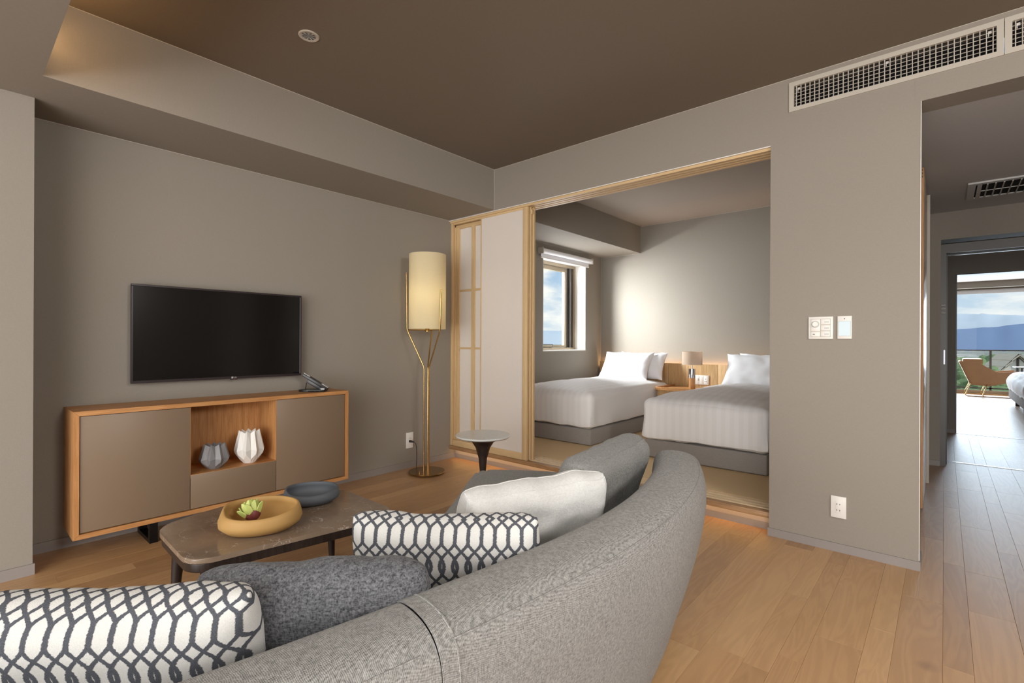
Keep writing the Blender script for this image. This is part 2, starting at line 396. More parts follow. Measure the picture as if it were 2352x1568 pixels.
def add_tube(bm, pts, r, n=8, cap=True):
    pts = [Vector(p) for p in pts]; rings = []; up = None
    for i, p in enumerate(pts):
        if i == 0: d = pts[1]-p
        elif i == len(pts)-1: d = p-pts[i-1]
        else: d = (pts[i+1]-p).normalized()+(p-pts[i-1]).normalized()
        d.normalize()
        if up is None: up = Vector((0, 0, 1)) if abs(d.z) < 0.9 else Vector((1, 0, 0))
        a = d.cross(up).normalized(); up = a.cross(d).normalized()
        rr = r[i] if isinstance(r, (list, tuple)) else r
        rings.append([bm.verts.new(p+a*rr*math.cos(2*math.pi*k/n)+up*rr*math.sin(2*math.pi*k/n)) for k in range(n)])
    for a, bb in zip(rings, rings[1:]):
        for i in range(n): bm.faces.new((a[i], a[(i+1) % n], bb[(i+1) % n], bb[i]))
    if cap: bm.faces.new(rings[0][::-1]); bm.faces.new(rings[-1])
def tube(name, pts, r, mat, parent=None, n=8, **k):
    bm = bmesh.new(); add_tube(bm, pts, r, n); return finish(name, bm, mat, parent, smooth=True, **k)
def add_prism(bm, poly, z0, z1, bev=0.0, seg=3):
    bot = [bm.verts.new((p[0], p[1], z0)) for p in poly]; top = [bm.verts.new((p[0], p[1], z1)) for p in poly]
    n = len(poly); fb = bm.faces.new(bot[::-1]); ft = bm.faces.new(top); es = []
    for i in range(n): bm.faces.new((bot[i], bot[(i+1) % n], top[(i+1) % n], top[i]))
    if bev > 0:
        bmesh.ops.bevel(bm, geom=list(ft.edges)+list(fb.edges), offset=bev, segments=seg, profile=0.5, affect='EDGES')
def spline(pts, per=8, closed=False):
    pts = [Vector(p) for p in pts]; n = len(pts); out = []
    rng = range(n) if closed else range(n-1)
    for i in rng:
        if closed: p0, p1, p2, p3 = pts[(i-1) % n], pts[i], pts[(i+1) % n], pts[(i+2) % n]
        else: p0, p1, p2, p3 = pts[max(0, i-1)], pts[i], pts[i+1], pts[min(n-1, i+2)]
        for k in range(per):
            t = k/per
            out.append(0.5*((2*p1)+(p2-p0)*t+(2*p0-5*p1+4*p2-p3)*t*t+(3*p1-p0-3*p2+p3)*t**3))
    if not closed: out.append(pts[-1])
    return out
def fillet(poly, r, seg=6):
    out = []; n = len(poly)
    for i in range(n):
        a, p, c = Vector(poly[i-1]), Vector(poly[i]), Vector(poly[(i+1) % n])
        rr = r[i] if isinstance(r, (list, tuple)) else r
        d1 = (a-p).normalized(); d2 = (c-p).normalized()
        rr1 = min(rr, (a-p).length*0.48, (c-p).length*0.48)
        for k in range(seg+1):
            t = k/seg
            out.append((p+d1*rr1)*(1-t)**2 + p*2*t*(1-t) + (p+d2*rr1)*t*t)
    return out
def quad_face(bm, pts): bm.faces.new([bm.verts.new(p) for p in pts])
def slot(bm, x0, x1, y, z0, z1): quad_face(bm, [(x0, y, z0), (x1, y, z0), (x1, y, z1), (x0, y, z1)])

# ------------------------------------------------------------------ room constants (metres)
XA, YB, XS, HS, H = -3.565, 3.158, -2.972, 2.272, 2.622
YBACK, ZT, OX1, OZ, PX1, LZ = 5.94, 0.128, -0.765, 2.267, -0.090, 2.313
XR, YN = 2.4, -4.0
YR = 3.245

def S_box(name, parts, mat, parent=None, kind='structure', **k):
    bm = bmesh.new()
    for p in parts: add_box(bm, *p)
    return finish(name, bm, mat, parent, kind=None if parent is not None else kind, **k)

# ------------------------------------------------------------------ floor of separate oak boards
fl = box('floor', -3.8, XR+0.1, YN-0.1, 15.45, -0.12, -0.012, M['subfloor'], kind='structure')
boards = []
rx = random.Random(3)
cols = [-0.665, -0.53, -0.445, -0.37, -0.22, -0.138, 0.0, 0.08, 0.22]
right = []; xx = 0.22
while xx < XR+0.1:
    xx += rx.choice([0.08, 0.14, 0.15]); right.append(xx)
left = []; xx = -0.665
while xx > XA-0.05:
    xx -= rx.choice([0.08, 0.14, 0.15]); left.append(xx)
edges = sorted(left)+cols+right
for xa, xb in zip(edges, edges[1:]):
    yy = YN-rx.random()
    ymax = 15.3 if xb > -0.3 else YR+0.02
    while yy < ymax:
        ln = rx.uniform(0.45, 1.25); y1 = min(yy+ln, ymax)
        if y1 - yy > 0.02: boards.append((xa, xb, yy, y1))
        yy += ln
def in_view(bd):
    n = 0; best = None
    for fx in (0.05, 0.5, 0.95):
        for fy in (0.02, 0.5, 0.98):
            q = pix((bd[0]+(bd[1]-bd[0])*fx, bd[2]+(bd[3]-bd[2])*fy, 0))
            if q and -10 < q[0] < 2362 and 700 < q[1] < 1578:
                n += 1; best = q[2] if best is None else min(best, q[2])
    if n == 0: return None
    xc = (bd[0]+bd[1])/2; yc = (bd[2]+bd[3])/2
    if xc < -1.0 and yc < 1.0 and xc > -1.35: return None
    return best
vis = []; rest = []
for bd in boards:
    dpt = in_view(bd)
    (vis if dpt is not None else rest).append((dpt, bd))
vis.sort(key=lambda t: t[0]); rest += vis[290:]; vis = vis[:290]
def add_board(bm, bd):
    g = 0.0002; add_box(bm, bd[0]+g, bd[1]-g, bd[2]+g, bd[3]-g, -0.012, 0.0, 0.0006, 1)
for _, bd in vis:
    bm = bmesh.new(); add_board(bm, bd)
    me_o = finish('floorboard', bm, M['floor'], fl)
    # give each board its own local frame so grain and tone differ
    c = Vector(((bd[0]+bd[1])/2, (bd[2]+bd[3])/2, 0)); lc = WM[fl].inverted() @ c
    me_o.data.transform(Matrix.Translation(-lc)); me_o.location = lc
bm = bmesh.new()
for _, bd in rest: add_board(bm, bd)
o = finish('floorboard_field', bm, M['floor'], fl); o['kind'] = 'stuff'

# ------------------------------------------------------------------ shell
wl = M['wall']
S_box('wall_left', [(XA-0.30, XA, YN, 4.635, -0.1, H+0.1), (XA-0.30, XA, 5.557, YBACK+0.2, -0.1, H+0.1),
                    (XA-0.30, XA, 4.635, 5.557, -0.1, 1.012), (XA-0.30, XA, 4.635, 5.557, 2.135, H+0.1)], wl)
S_box('wall_near_left', [(XA, -3.271, YN, 0.2765, 0, HS-0.0005)], wl)
S_box('trim_1', [(XA, XS, 0.277, YB, HS, H)], wl)                    # dropped soffit along the television wall
S_box('trim_2', [(XA, XR, -0.62, 0.277, HS, H-0.001)], wl)           # dropped beam across the room
S_box('ceiling', [(XA-0.1, XR+0.1, YN-0.1, YB+0.02, H, H+0.08)], M['ceil'])
S_box('wall_far', [(XA, OX1, YB, 3.33, OZ, H), (OX1, PX1, YB, 3.33, 0, LZ), (PX1, XR, YB, 3.33, LZ, 2.44),
                   (OX1, PX1, YB, 3.33, LZ, 2.44), (OX1, -0.655, YB, 3.33, 2.44, 2.584), (1.10, XR, YB, 3.33, 2.44, 2.584),
                   (OX1, XR, YB, 3.33, 2.584, H), (1.25, XR, YB, 3.33, 0, LZ)], wl)
S_box('wall_corridor_left', [(OX1, -0.155, 3.33, 5.98, 0, LZ+0.25)], wl)
S_box('wall_right', [(XR, XR+0.15, YN, YB+0.2, -0.1, H+0.1)], wl)
S_box('wall_near', [(XA-0.3, -1.6, YN-0.15, YN, -0.1, H+0.1), (2.2, XR+0.15, YN-0.15, YN, -0.1, H+0.1), (-1.6, 2.2, YN-0.15, YN, 2.36, H+0.1)], wl)
# bedroom
S_box('wall_bedroom_far', [(XA-0.1, OX1+0.1, YBACK, YBACK+0.15, -0.1, H+0.1)], wl)
S_box('trim_3', [(XA, XS, 3.33, YBACK, HS, H)], wl)
S_box('ceiling_bedroom', [(XA-0.1, OX1+0.05, 3.20, YBACK+0.1, H-0.004, H+0.08)], M['ceil_bed'])
S_box('floor_tatami', [(XA, OX1, 3.39, YBACK, -0.1, ZT)], M['tatami'])
# corridor and room beyond
S_box('ceiling_corridor', [(-0.155, 1.3, 3.33, 6.0, LZ, LZ+0.08)], M['ceil_cor'])
S_box('wall_corridor_right', [(1.25, 1.4, 3.33, 8.35, -0.1, 2.6)], wl)
S_box('wall_corridor_end', [(-0.155, -0.026, 5.98, 6.22, 0, LZ+0.1), (-0.026, 0.92, 5.98, 6.22, 2.065, LZ+0.1), (0.92, 1.25, 5.98, 6.22, 0, LZ+0.1)], wl)
S_box('wall_vestibule', [(-0.4, -0.155, 5.98, 8.35, -0.1, 2.6), (-0.155, 0.105, 8.3, 8.42, 0, 2.4), (0.105, 1.26, 8.3, 8.42, 1.985, 2.4)], wl)
S_box('ceiling_vestibule', [(-0.2, 1.3, 6.2, 8.35, 2.3, 2.38)], M['ceil'])
S_box('wall_far_room', [(-2.2, -2.0, 8.35, 15.4, -0.1, 2.7), (3.6, 3.8, 8.35, 15.4, -0.1, 2.7), (-2.2, -0.15, 8.3, 8.42, -0.1, 2.7), (1.4, 3.8, 8.3, 8.42, -0.1, 2.7)], wl)
S_box('floor_far_room', [(-2.1, -0.2, 8.3, 15.3, -0.1, 0.0), (XR+0.1, 3.7, 8.3, 15.3, -0.1, 0.0)], M['floor'])
S_box('ceiling_far_room', [(-2.1, 3.7, 8.42, 15.4, 2.48, 2.6)], M['ceil_bed'])
S_box('trim_4', [(-2.0, 3.6, 14.85, 15.35, 2.34, 2.48)], wl)

# baseboards
def bboard(name, parts):
    S_box(name, parts, M['base'])
bboard('baseboard_left', [(XA, XA+0.008, 0.2765, YR, 0, 0.055)])
bboard('baseboard_near_left', [(-3.271, -3.263, YN, 0.2765, 0, 0.052), (XA, -3.263, 0.2765, 0.284, 0, 0.052)])
bboard('baseboard_far', [(OX1-0.006, PX1+0.006, YB-0.008, YB, 0, 0.045), (PX1, PX1+0.006, YB, 3.33, 0, 0.045), (OX1-0.006, OX1, YB, YR, 0, 0.045)])
bboard('baseboard_corridor', [(-0.155, -0.026, 5.972, 5.98, 0, 0.05), (-0.155, 0.105, 8.292, 8.3, 0, 0.05)])
# raised threshold of the tatami room
S_box('trim_5', [(XA, OX1, YR, YR+0.02, 0, 0.040)], M['base'])
S_box('trim_6', [(XA, OX1, YR+0.004, YR+0.15, 0.040, 0.092)], M['ceil_bed'])
sill = thing('trim_7', (-2.1, 3.2, 0.09), None, None, kind='structure')
box('nosing', XA, OX1, 3.172, 3.222, 0.092, 0.126, M['sillwood'], sill, 0.002)
for k in range(3):
    y0 = 3.222+k*0.050
    box('track_rail', XA, OX1, y0+0.012, y0+0.040, 0.09, 0.129, M['railwood'], sill)
box('track_bed', XA, OX1, 3.222, 3.40, 0.0925, 0.120, M['sillwood'], sill)
hd = thing('trim_8', (-2.0, YR, OZ), None, None, kind='structure')
box('edge_bead', XA, OX1, YB+0.002, YB+0.010, OZ-0.006, OZ, M['white_plastic'], hd)
for k in range(4):
    y0 = YB+0.016+k*0.042
    box('head_rail', XA, OX1, y0, y0+0.024, OZ-0.022, OZ, M['hinokix'], hd)
# thin paper-coloured corner beads
S_box('trim_9', [(PX1-0.001, PX1+0.002, YB-0.002, YB+0.004, 0.05, LZ)], M['white_plastic'])
# fine pale beads along the paper joints
e3 = 0.0028
S_box('trim_15', [(XS, XS+e3, 0.278, YB-e3, H-e3, H), (XA, XA+e3, 0.278, YB, HS-e3, HS), (XS, XR, YB-e3, YB, H-e3, H), (XS, XS+e3, YB-e3, YB, HS, H-e3),
                  (XS, OX1, YBACK-e3, YBACK, H-0.004-e3, H-0.004), (XA, XS, YBACK-e3, YBACK, HS-e3, HS), (XS, XS+e3, YBACK-e3, YBACK, HS, H-0.004), (XA, XA+e3, YBACK-e3, YBACK, 0.9, HS-e3)], M['grille'])
# seam where the wall panels meet above the corridor
S_box('trim_16', [(-0.1125, -0.1110, YB-0.0006, YB+0.001, LZ, 2.428)], M['base'])
# warm indirect light on the hidden face of the cross beam
cv = box('trim_10', -2.94, -2.25, 0.279, 0.289, 2.44, 2.455, emis('cove_led', (1.0, 0.6, 0.25, 1), 26), kind='structure')

# ------------------------------------------------------------------ shoji screens
sj = thing('door_1', (-3.1, YR+0.02, 0.13), None, None, kind='structure')
yf0, yf1 = 3.186, 3.214
zb, zt_ = 0.127, 2.268
def post(name, x0, x1, y0, y1, z0, z1, mt, par, bev=0.0015): return box(name, x0, x1, y0, y1, z0, z1, mt, par, bev)
fp = thing('front_panel', (-2.9, YR, 0.13), None, None); fp.parent = sj; fp.matrix_basis = WM[sj].inverted() @ WM[fp]
post('stile', -2.668, -2.618, yf0, yf1, zb, zt_, M['hinoki'], fp)
post('rail', XA+0.03, -2.668, yf0, yf1, 2.228, zt_, M['hinokix'], fp)
post('rail', -3.165, -2.668, yf0, yf1, zb, 0.185, M['hinokix'], fp)
post('stile', -3.172, -3.156, yf0+0.006, yf1, 0.185, 2.228, M['hinoki'], fp)
bm = bmesh.new(); add_box(bm, -3.156, -2.668, yf0+0.005, yf0+0.0062, 0.185, 2.228); finish('paper', bm, M['paper'], fp)
for z in (1.835, 0.835): box('lattice_bar', -3.156, -2.668, yf0+0.0063, yf0+0.020, z-0.007, z+0.007, M['sillwood'], fp)  # rear bars: darker wood in place of their backlit silhouettes through the paper
box('lattice_bar', -2.786, -2.770, yf0+0.0063, yf0+0.020, 0.185, 2.228, M['sillwood'], fp)
bp = thing('back_panel', (-3.35, YR+0.04, 0.13), None, None); bp.parent = sj; bp.matrix_basis = WM[sj].inverted() @ WM[bp]
post('stile', XA-0.0, XA+0.024, yf0, yf1, zb, zt_, M['hinoki'], bp)
post('rail', XA+0.03, -3.165, yf0, yf1+0.03, zb, 0.180, M['hinokix'], bp)
yb0 = 3.226
post('stile', XA, XA+0.040, yb0-0.010, yb0+0.02, 0.18, 2.21, M['hinoki'], bp)
post('rail', XA+0.032, -2.60, yb0-0.004, yb0+0.02, 2.19, 2.226, M['hinokix'], bp)
for x0, x1 in ((-3.522, -3.486), (-3.318, -3.278)): box('lattice_bar', x0, x1, yb0-0.006, yb0+0.010, 0.18, 2.20, M['hinoki'], bp)
for z in (1.60, 1.055): box('lattice_bar', XA+0.04, -3.16, yb0-0.002, yb0+0.010, z-0.009, z+0.009, M['hinokix'], bp)
bm = bmesh.new(); add_box(bm, XA+0.04, -2.66, yb0+0.0102, yb0+0.0114, 0.18, 2.20); finish('paper', bm, M['paper'], bp)
for k, (x0, x1, y0, y1) in enumerate(((-2.640, -2.611, 3.222, 3.244), (-2.66, -2.602, 3.250, 3.274))):
    post('jamb_stile', x0, x1, y0, y1, 0.128, 2.262, M['hinoki'], bp)

# ------------------------------------------------------------------ ventilation grilles
def wall_grille(name, x0, x1, label):
    z0, z1, y = 2.429, 2.595, YB
    g = thing(name, ((x0+x1)/2, y, z0), label, 'air vent', group='air supply grilles over the corridor opening')
    fw = 0.024; bm = bmesh.new()
    for a in ((x0, x1, y-0.006, y+0.012, z1-fw, z1), (x0, x1, y-0.006, y+0.012, z0, z0+fw), (x0, x0+fw, y-0.006, y+0.012, z0+fw, z1-fw), (x1-fw, x1, y-0.006, y+0.012, z0+fw, z1-fw)):
        add_box(bm, *a)
    finish('frame', bm, M['grille'], g)
    nv = int(round((x1-x0-2*fw)/0.0222))
    for k in range(nv):
        xc = x0+fw+(k+0.5)*(x1-x0-2*fw)/nv
        box('vertical_slat', xc-0.0018, xc+0.0018, y+0.002, y+0.014, z0+fw, z1-fw, M['grille'], g)
    for k in range(6):
        zc = z0+fw+(k+0.5)*(z1-z0-2*fw)/6
        bm = bmesh.new(); add_box(bm, x0+fw, x1-fw, -0.011, 0.011, -0.0015, 0.0015)
        bmesh.ops.transform(bm, matrix=Matrix.Translation((0, y+0.028, zc)) @ Matrix.Rotation(math.radians(20), 4, 'X'), verts=bm.verts)
        finish('horizontal_slat', bm, M['grille'], g)
    box('duct_backing', x0+0.012, x1-0.012, y+0.10, y+0.105, 2.441, 2.583, M['dark'], g)
    for xc in (x0+0.045, (x0+x1)/2+0.01, x1-0.045):
        bm = bmesh.new(); add_box(bm, xc-0.006, xc+0.006, y+0.016, y+0.02, z1-fw-0.018, z1-fw-0.006)
        add_box(bm, xc-0.006, xc-0.003, y+0.016, y+0.02, z1-fw-0.03, z1-fw-0.018)
        finish('clip', bm, M['white_plastic'], g)
wall_grille('wall_grille', -0.6695, 0.1995, 'long beige wall grille with square openings above the switch panels')
wall_grille('wall_grille', 0.202, 1.07, 'beige wall grille cut off by the right edge of the picture')
# ceiling grille in the corridor
cg = thing('ceiling_grille', (0.45, 5.28, LZ-0.02), 'grey slatted ceiling grille in the corridor', 'air vent')
x0, x1, y0, y1, z = 0.130, 0.93, 5.012, 5.555, LZ
bm = bmesh.new()
for a in ((x0, x1, y0, y0+0.05, z-0.012, z), (x0, x1, y1-0.05, y1, z-0.012, z), (x0, x0+0.045, y0+0.05, y1-0.05, z-0.012, z), (x1-0.045, x1, y0+0.05, y1-0.05, z-0.012, z)): add_box(bm, *a)
finish('frame', bm, M['silver'], cg)
box('backing', x0+0.04, x1-0.04, y0+0.04, y1-0.04, z-0.003, z-0.001, M['dark'], cg)
box('side_rib', x0+0.055, x0+0.080, y0+0.05, y1-0.05, z-0.012, z-0.004, M['silver'], cg)
for k in range(16):
    xc = x0+0.11+k*0.044
    bm = bmesh.new(); add_box(bm, -0.003, 0.003, y0+0.05, y1-0.05, -0.007, 0.007)
    bmesh.ops.transform(bm, matrix=Matrix.Translation((xc, 0, z-0.011)) @ Matrix.Rotation(math.radians(30), 4, 'Y'), verts=bm.verts)
    finish('slat', bm, M['silver'], cg)
box('cross_bar', x0+0.08, x1-0.045, 5.26, 5.268, z-0.017, z-0.012, M['silver'], cg)

# ------------------------------------------------------------------ recessed downlight
dl = thing('downlight', (-2.363, 1.174, H-0.01), 'small round recessed downlight in the dark ceiling', 'downlight')
c = (-2.363, 1.174, 0)
lathe('trim_ring', [(0.033, H-0.001), (0.033, H-0.004), (0.044, H-0.006), (0.0485, H-0.003), (0.0485, H-0.0005)], c, M['grille'], dl, 40, False, False)
lathe('reflector', [(0.034, H-0.003), (0.030, H-0.0018), (0.020, H-0.0012), (0.0, H-0.0009)], c, M['chrome'], dl, 40, False, False)
bm = bmesh.new()
for k in range(9):
    a0 = 2*math.pi*k/9
    v = [(c[0]+math.cos(a0)*0.032, c[1]+math.sin(a0)*0.032, H-0.0035), (c[0]+math.cos(a0+0.3)*0.032, c[1]+math.sin(a0+0.3)*0.032, H-0.0035), (c[0]+math.cos(a0+0.15)*0.008, c[1]+math.sin(a0+0.15)*0.008, H-0.0022)]
    quad_face(bm, v)
finish('facet', bm, M['silver'], dl)

# ------------------------------------------------------------------ wall plates
def plate(name, x0, x1, y, z0, z1, label, cat='switch'):
    t = thing(name, ((x0+x1)/2, y, z0), label, cat)
    box('plate', x0, x1, y-0.009, y, z0, z1, M['white_plastic'], t, 0.0015); return t
t = plate('switch_panel', -0.567, -0.452, YB, 1.141, 1.263, 'white double light switch panel with a round dimmer and four buttons')
x0, x1, z0, z1 = -0.556, -0.463, 1.152, 1.252
box('inset', x0, x1, YB-0.0105, YB-0.009, z0, z1, M['grille'], t)
for k in range(3):
    zz = z0+0.002+k*0.033
    box('button', -0.508, x1-0.002, YB-0.013, YB-0.0105, zz, zz+0.030, M['white_plastic'], t, 0.001)
    box('label_window', -0.492, -0.470, YB-0.0135, YB-0.0130, zz+0.010, zz+0.018, M['silver'], t)
bt = box('button', x0+0.002, -0.511, YB-0.013, YB-0.0105, z0+0.002, z0+0.028, M['white_plastic'], t, 0.001)
box('indicator', x0+0.010, x0+0.020, YB-0.0136, YB-0.013, z0+0.014, z0+0.017, M['dark'], bt)
box('dimmer_face', x0+0.002, -0.511, YB-0.0125, YB-0.0105, z0+0.031, z1-0.002, M['white_plastic'], t, 0.001)
bm = bmesh.new(); add_lathe(bm, [(0.015, 0), (0.0145, 0.008), (0.013, 0.010)], (0, 0, 0), 28)
bmesh.ops.transform(bm, matrix=Matrix.Translation((-0.534, YB-0.0125, 1.222)) @ Matrix.Rotation(math.pi/2, 4, 'X'), verts=bm.verts)
kb = finish('dimmer_knob', bm, M['white_plastic'], t, smooth=True)
bm = bmesh.new(); add_lathe(bm, [(0.0185, 0), (0.0185, 0.0009), (0.0165, 0.0009), (0.0165, 0)], (0, 0, 0), 32, False, False)
bmesh.ops.transform(bm, matrix=Matrix.Translation((-0.534, YB-0.0125, 1.222)) @ Matrix.Rotation(math.pi/2, 4, 'X'), verts=bm.verts)
finish('dimmer_ring', bm, M['grey_plastic'], t, smooth=True)
t = plate('control_panel', -0.432, -0.368, YB, 1.142, 1.264, 'narrow white wall controller with a pale blue screen beside the light switch', 'control panel')
box('screen', -0.426, -0.374, YB-0.0097, YB-0.009, 1.158, 1.236, M['lcd'], t)
box('screen_edge', -0.427, -0.373, YB-0.0093, YB-0.0088, 1.157, 1.237, M['grey_plastic'], t)
box('sensor', -0.402, -0.398, YB-0.0096, YB-0.009, 1.247, 1.251, M['dark'], t)
def outlet(x0, x1, y, z0, z1, label, rows):
    t = plate('wall_outlet', x0, x1, y, z0, z1, label, 'outlet'); xc = (x0+x1)/2; zc = (z0+z1)/2
    box('insert', xc-0.0145, xc+0.0145, y-0.0105, y-0.009, zc-0.033, zc+0.033, M['white_plastic'], t, 0.0008)
    for dz in rows:
        for dx in (-0.0065, 0.0065):
            box('socket_slot', xc+dx-0.0013, xc+dx+0.0013, y-0.0109, y-0.0104, zc+dz-0.004, zc+dz+0.004, M['dark'], t)
    return t
outlet(-0.459, -0.389, YB, 0.183, 0.298, 'white double wall socket low on the pier below the switch panels', (0.016, -0.016))
t = thing('wall_outlet', (XA, 2.705, 0.175), 'white wall socket behind the floor lamp with its black plug', 'outlet')
box('plate', XA, XA+0.009, 2.668, 2.743, 0.175, 0.312, M['white_plastic'], t, 0.0015)
box('insert', XA+0.009, XA+0.0105, 2.690, 2.720, 0.205, 0.280, M['white_plastic'], t, 0.0008)
for dy in (-0.0065, 0.0065): box('socket_slot', XA+0.0104, XA+0.011, 2.705+dy-0.0013, 2.705+dy+0.0013, 0.258, 0.266, M['dark'], t)

# ------------------------------------------------------------------ television
tvx = XA+0.06
tv = thing('television', (tvx, 1.194, 0.869), 'flat black television mounted on the beige wall above the cabinet', 'television')
y0, y1, z0, z1 = 0.696, 1.691, 0.869, 1.442
box('wall_mount', XA, tvx-0.018, 1.0, 1.4, 0.98, 1.32, M['plastic_black'], tv)
box('back_shell', tvx-0.02, tvx+0.006, y0+0.002, y1-0.002, z0+0.002, z1-0.002, M['plastic_black'], tv, 0.004)
bm = bmesh.new(); bw = 0.012
for a in ((y0, y1, z1-bw, z1), (y0, y1, z0, z0+bw+0.004), (y0, y0+bw, z0+bw, z1-bw), (y1-bw, y1, z0+bw, z1-bw)):
    add_box(bm, tvx-0.004, tvx+0.012, a[0], a[1], a[2], a[3], 0.002, 1)
finish('bezel', bm, M['bezel'], tv)
box('screen', tvx, tvx+0.0085, y0+bw, y1-bw, z0+bw+0.004, z1-bw, M['screen'], tv)
box('sensor_bar', tvx-0.004, tvx+0.0125, 1.222, 1.262, z0-0.006, z0+0.004, M['bezel'], tv, 0.001)
lg = bpy.data.curves.new('badge', 'FONT'); lg.body = 'LG'; lg.size = 0.014; lg.extrude = 0.0004; lg.align_x = 'LEFT'
lo = bpy.data.objects.new('badge_tmp', lg); COL.objects.link(lo)
bpy.context.view_layer.update()
lm = bpy.data.meshes.new_from_object(lo.evaluated_get(bpy.context.evaluated_depsgraph_get()))
bpy.data.objects.remove(lo)
bm = bmesh.new(); bm.from_mesh(lm)
RX = Matrix(((0, 0, 1), (1, 0, 0), (0, 1, 0))).to_4x4()
bmesh.ops.transform(bm, matrix=Matrix.Translation((tvx+0.0124, 1.240, z0+0.0035)) @ RX, verts=bm.verts)
r = bmesh.ops.create_circle(bm, cap_ends=True, radius=0.0062, segments=24)
bmesh.ops.transform(bm, matrix=Matrix.Translation((tvx+0.0126, 1.231, z0+0.0085)) @ RX, verts=r['verts'])
finish('badge', bm, M['silver'], tv)
box('standby_light', tvx+0.012, tvx+0.0128, 1.240, 1.243, z0-0.004, z0-0.002, emis('red_led', (1, 0.05, 0.03, 1), 1.0), tv)

# ------------------------------------------------------------------ television cabinet
cx0, cx1, cy0, cy1, cz0, cz1 = XA+0.004, -3.268, 0.420, 1.934, 0.114, 0.758
cb = thing('tv_cabinet', ((cx0+cx1)/2, (cy0+cy1)/2, 0), 'low oak cabinet with taupe doors under the television', 'cabinet')
th = 0.024
def board_(name, poly_yz, x0, x1, mt):
    bm = bmesh.new(); a = [bm.verts.new((x0, p[0], p[1])) for p in poly_yz]; c_ = [bm.verts.new((x1, p[0], p[1])) for p in poly_yz]
    n = len(a); bm.faces.new(a); bm.faces.new(c_[::-1])
    for i in range(n): bm.faces.new((a[i], c_[i], c_[(i+1) % n], a[(i+1) % n]))
    return finish(name, bm, mt, cb)
g = 0.0004
board_('top_board', [(cy0+g, cz1), (cy1-g, cz1), (cy1-th-g, cz1-th), (cy0+th+g, cz1-th)], cx0, cx1, M['oak'])
board_('bottom_board', [(cy0+g, cz0), (cy1-g, cz0), (cy1-th-g, cz0+th), (cy0+th+g, cz0+th)], cx0, cx1, M['oak'])
board_('side_board', [(cy0, cz0+g), (cy0, cz1-g), (cy0+th, cz1-th-g), (cy0+th, cz0+th+g)], cx0, cx1, M['oakz'])
board_('side_board', [(cy1, cz0+g), (cy1, cz1-g), (cy1-th, cz1-th-g), (cy1-th, cz0+th+g)], cx0, cx1, M['oakz'])
box('back_board', cx0, cx0+0.01, cy0+th, cy1-th, cz0+th, cz1-th, M['oakz'], cb)
ix = cx1-0.006
box('door', ix-0.02, ix, cy0+th+0.003, 0.9310, cz0+th+0.005, cz1-th-0.003, M['taupe'], cb, 0.001)
box('door', ix-0.02, ix, 1.4205, cy1-th-0.003, cz0+th+0.005, cz1-th-0.003, M['taupe'], cb, 0.001)
box('drawer_front', ix-0.02, ix, 0.9340, 1.4175, cz0+th+0.005, 0.338, M['taupe'], cb, 0.001)
box('divider', cx0+0.01, ix-0.0205, 0.914, 0.9330, cz0+th, cz1-th, M['oakz'], cb)
box('divider', cx0+0.01, ix-0.0205, 1.4180, 1.437, cz0+th, cz1-th, M['oakz'], cb)
box('niche_edge', ix-0.0205, ix-0.001, 0.9312, 0.9332, 0.341, cz1-th, M['oakz'], cb)
box('niche_edge', ix-0.0205, ix-0.001, 1.4183, 1.4203, 0.341, cz1-th, M['oakz'], cb)
box('niche_shelf', cx0+0.01, ix-0.001, 0.9332, 1.4182, 0.320, 0.3405, M['oak'], cb)
for yc in (0.745, 1.61):
    bm = bmesh.new()
    for xa in (cx1-0.045, cx0+0.02): add_box(bm, xa, xa+0.03, yc-0.004, yc+0.034, 0.0, cz0)
    add_box(bm, cx0+0.05, cx1-0.045, yc-0.004, yc+0.034, 0.0, 0.022); add_box(bm, cx0+0.05, cx1-0.045, yc-0.004, yc+0.034, cz0-0.02, cz0)
    finish('leg_frame', bm, M['blackmetal'], cb)

# telephone
ph = thing('telephone', (-3.40, 1.70, cz1), 'black desk telephone with silver handset ends on the cabinet top', 'telephone')
Mp = Matrix.Translation((-3.408, 1.752, cz1)) @ Matrix.Rotation(math.radians(-38), 4, 'Z') @ Matrix.Diagonal((1.08, 1.08, 1.08, 1))
def loc_box(bm, *a, M4=Mp, R=None, bev=0.002):
    add_box(bm, *a, bev, 2, M4 if R is None else M4 @ R)
bm = bmesh.new()
base_poly = fillet([(-0.06, -0.10), (0.07, -0.10), (0.075, 0.07), (0.03, 0.075), (-0.06, 0.07)], [0.06, 0.06, 0.012, 0.012, 0.012])
add_prism(bm, [(p.x, p.y) for p in base_poly], 0.0, 0.012, 0.003)
bmesh.ops.transform(bm, matrix=Mp, verts=bm.verts); finish('base', bm, M['plastic_black'], ph, smooth=True)
TI = math.radians(-33)
R1 = Matrix.Translation((0.0, 0.012, 0.046)) @ Matrix.Rotation(TI, 4, 'X')
bm = bmesh.new(); loc_box(bm, -0.05, 0.03, -0.060, 0.062, -0.022, 0.008, R=R1, bev=0.004); finish('keypad_body', bm, M['plastic_black'], ph, smooth=True)
bm = bmesh.new(); loc_box(bm, -0.05, 0.045, 0.035, 0.072, 0.006, 0.026, bev=0.003); finish('front_block', bm, M['plastic_black'], ph, smooth=True)
bm = bmesh.new(); loc_box(bm, 0.046, 0.0468, 0.044, 0.066, 0.012, 0.020, bev=0); finish('label_strip', bm, M['silver'], ph)
bm = bmesh.new(); add_tube(bm, [Mp @ Vector((0.0, -0.055, 0.055)), Mp @ Vector((0.0, -0.062, 0.011))], 0.0035, 6); finish('stand', bm, M['plastic_black'], ph, smooth=True)
R2 = Matrix.Translation((0.012, 0.006, 0.064)) @ Matrix.Rotation(TI, 4, 'X')
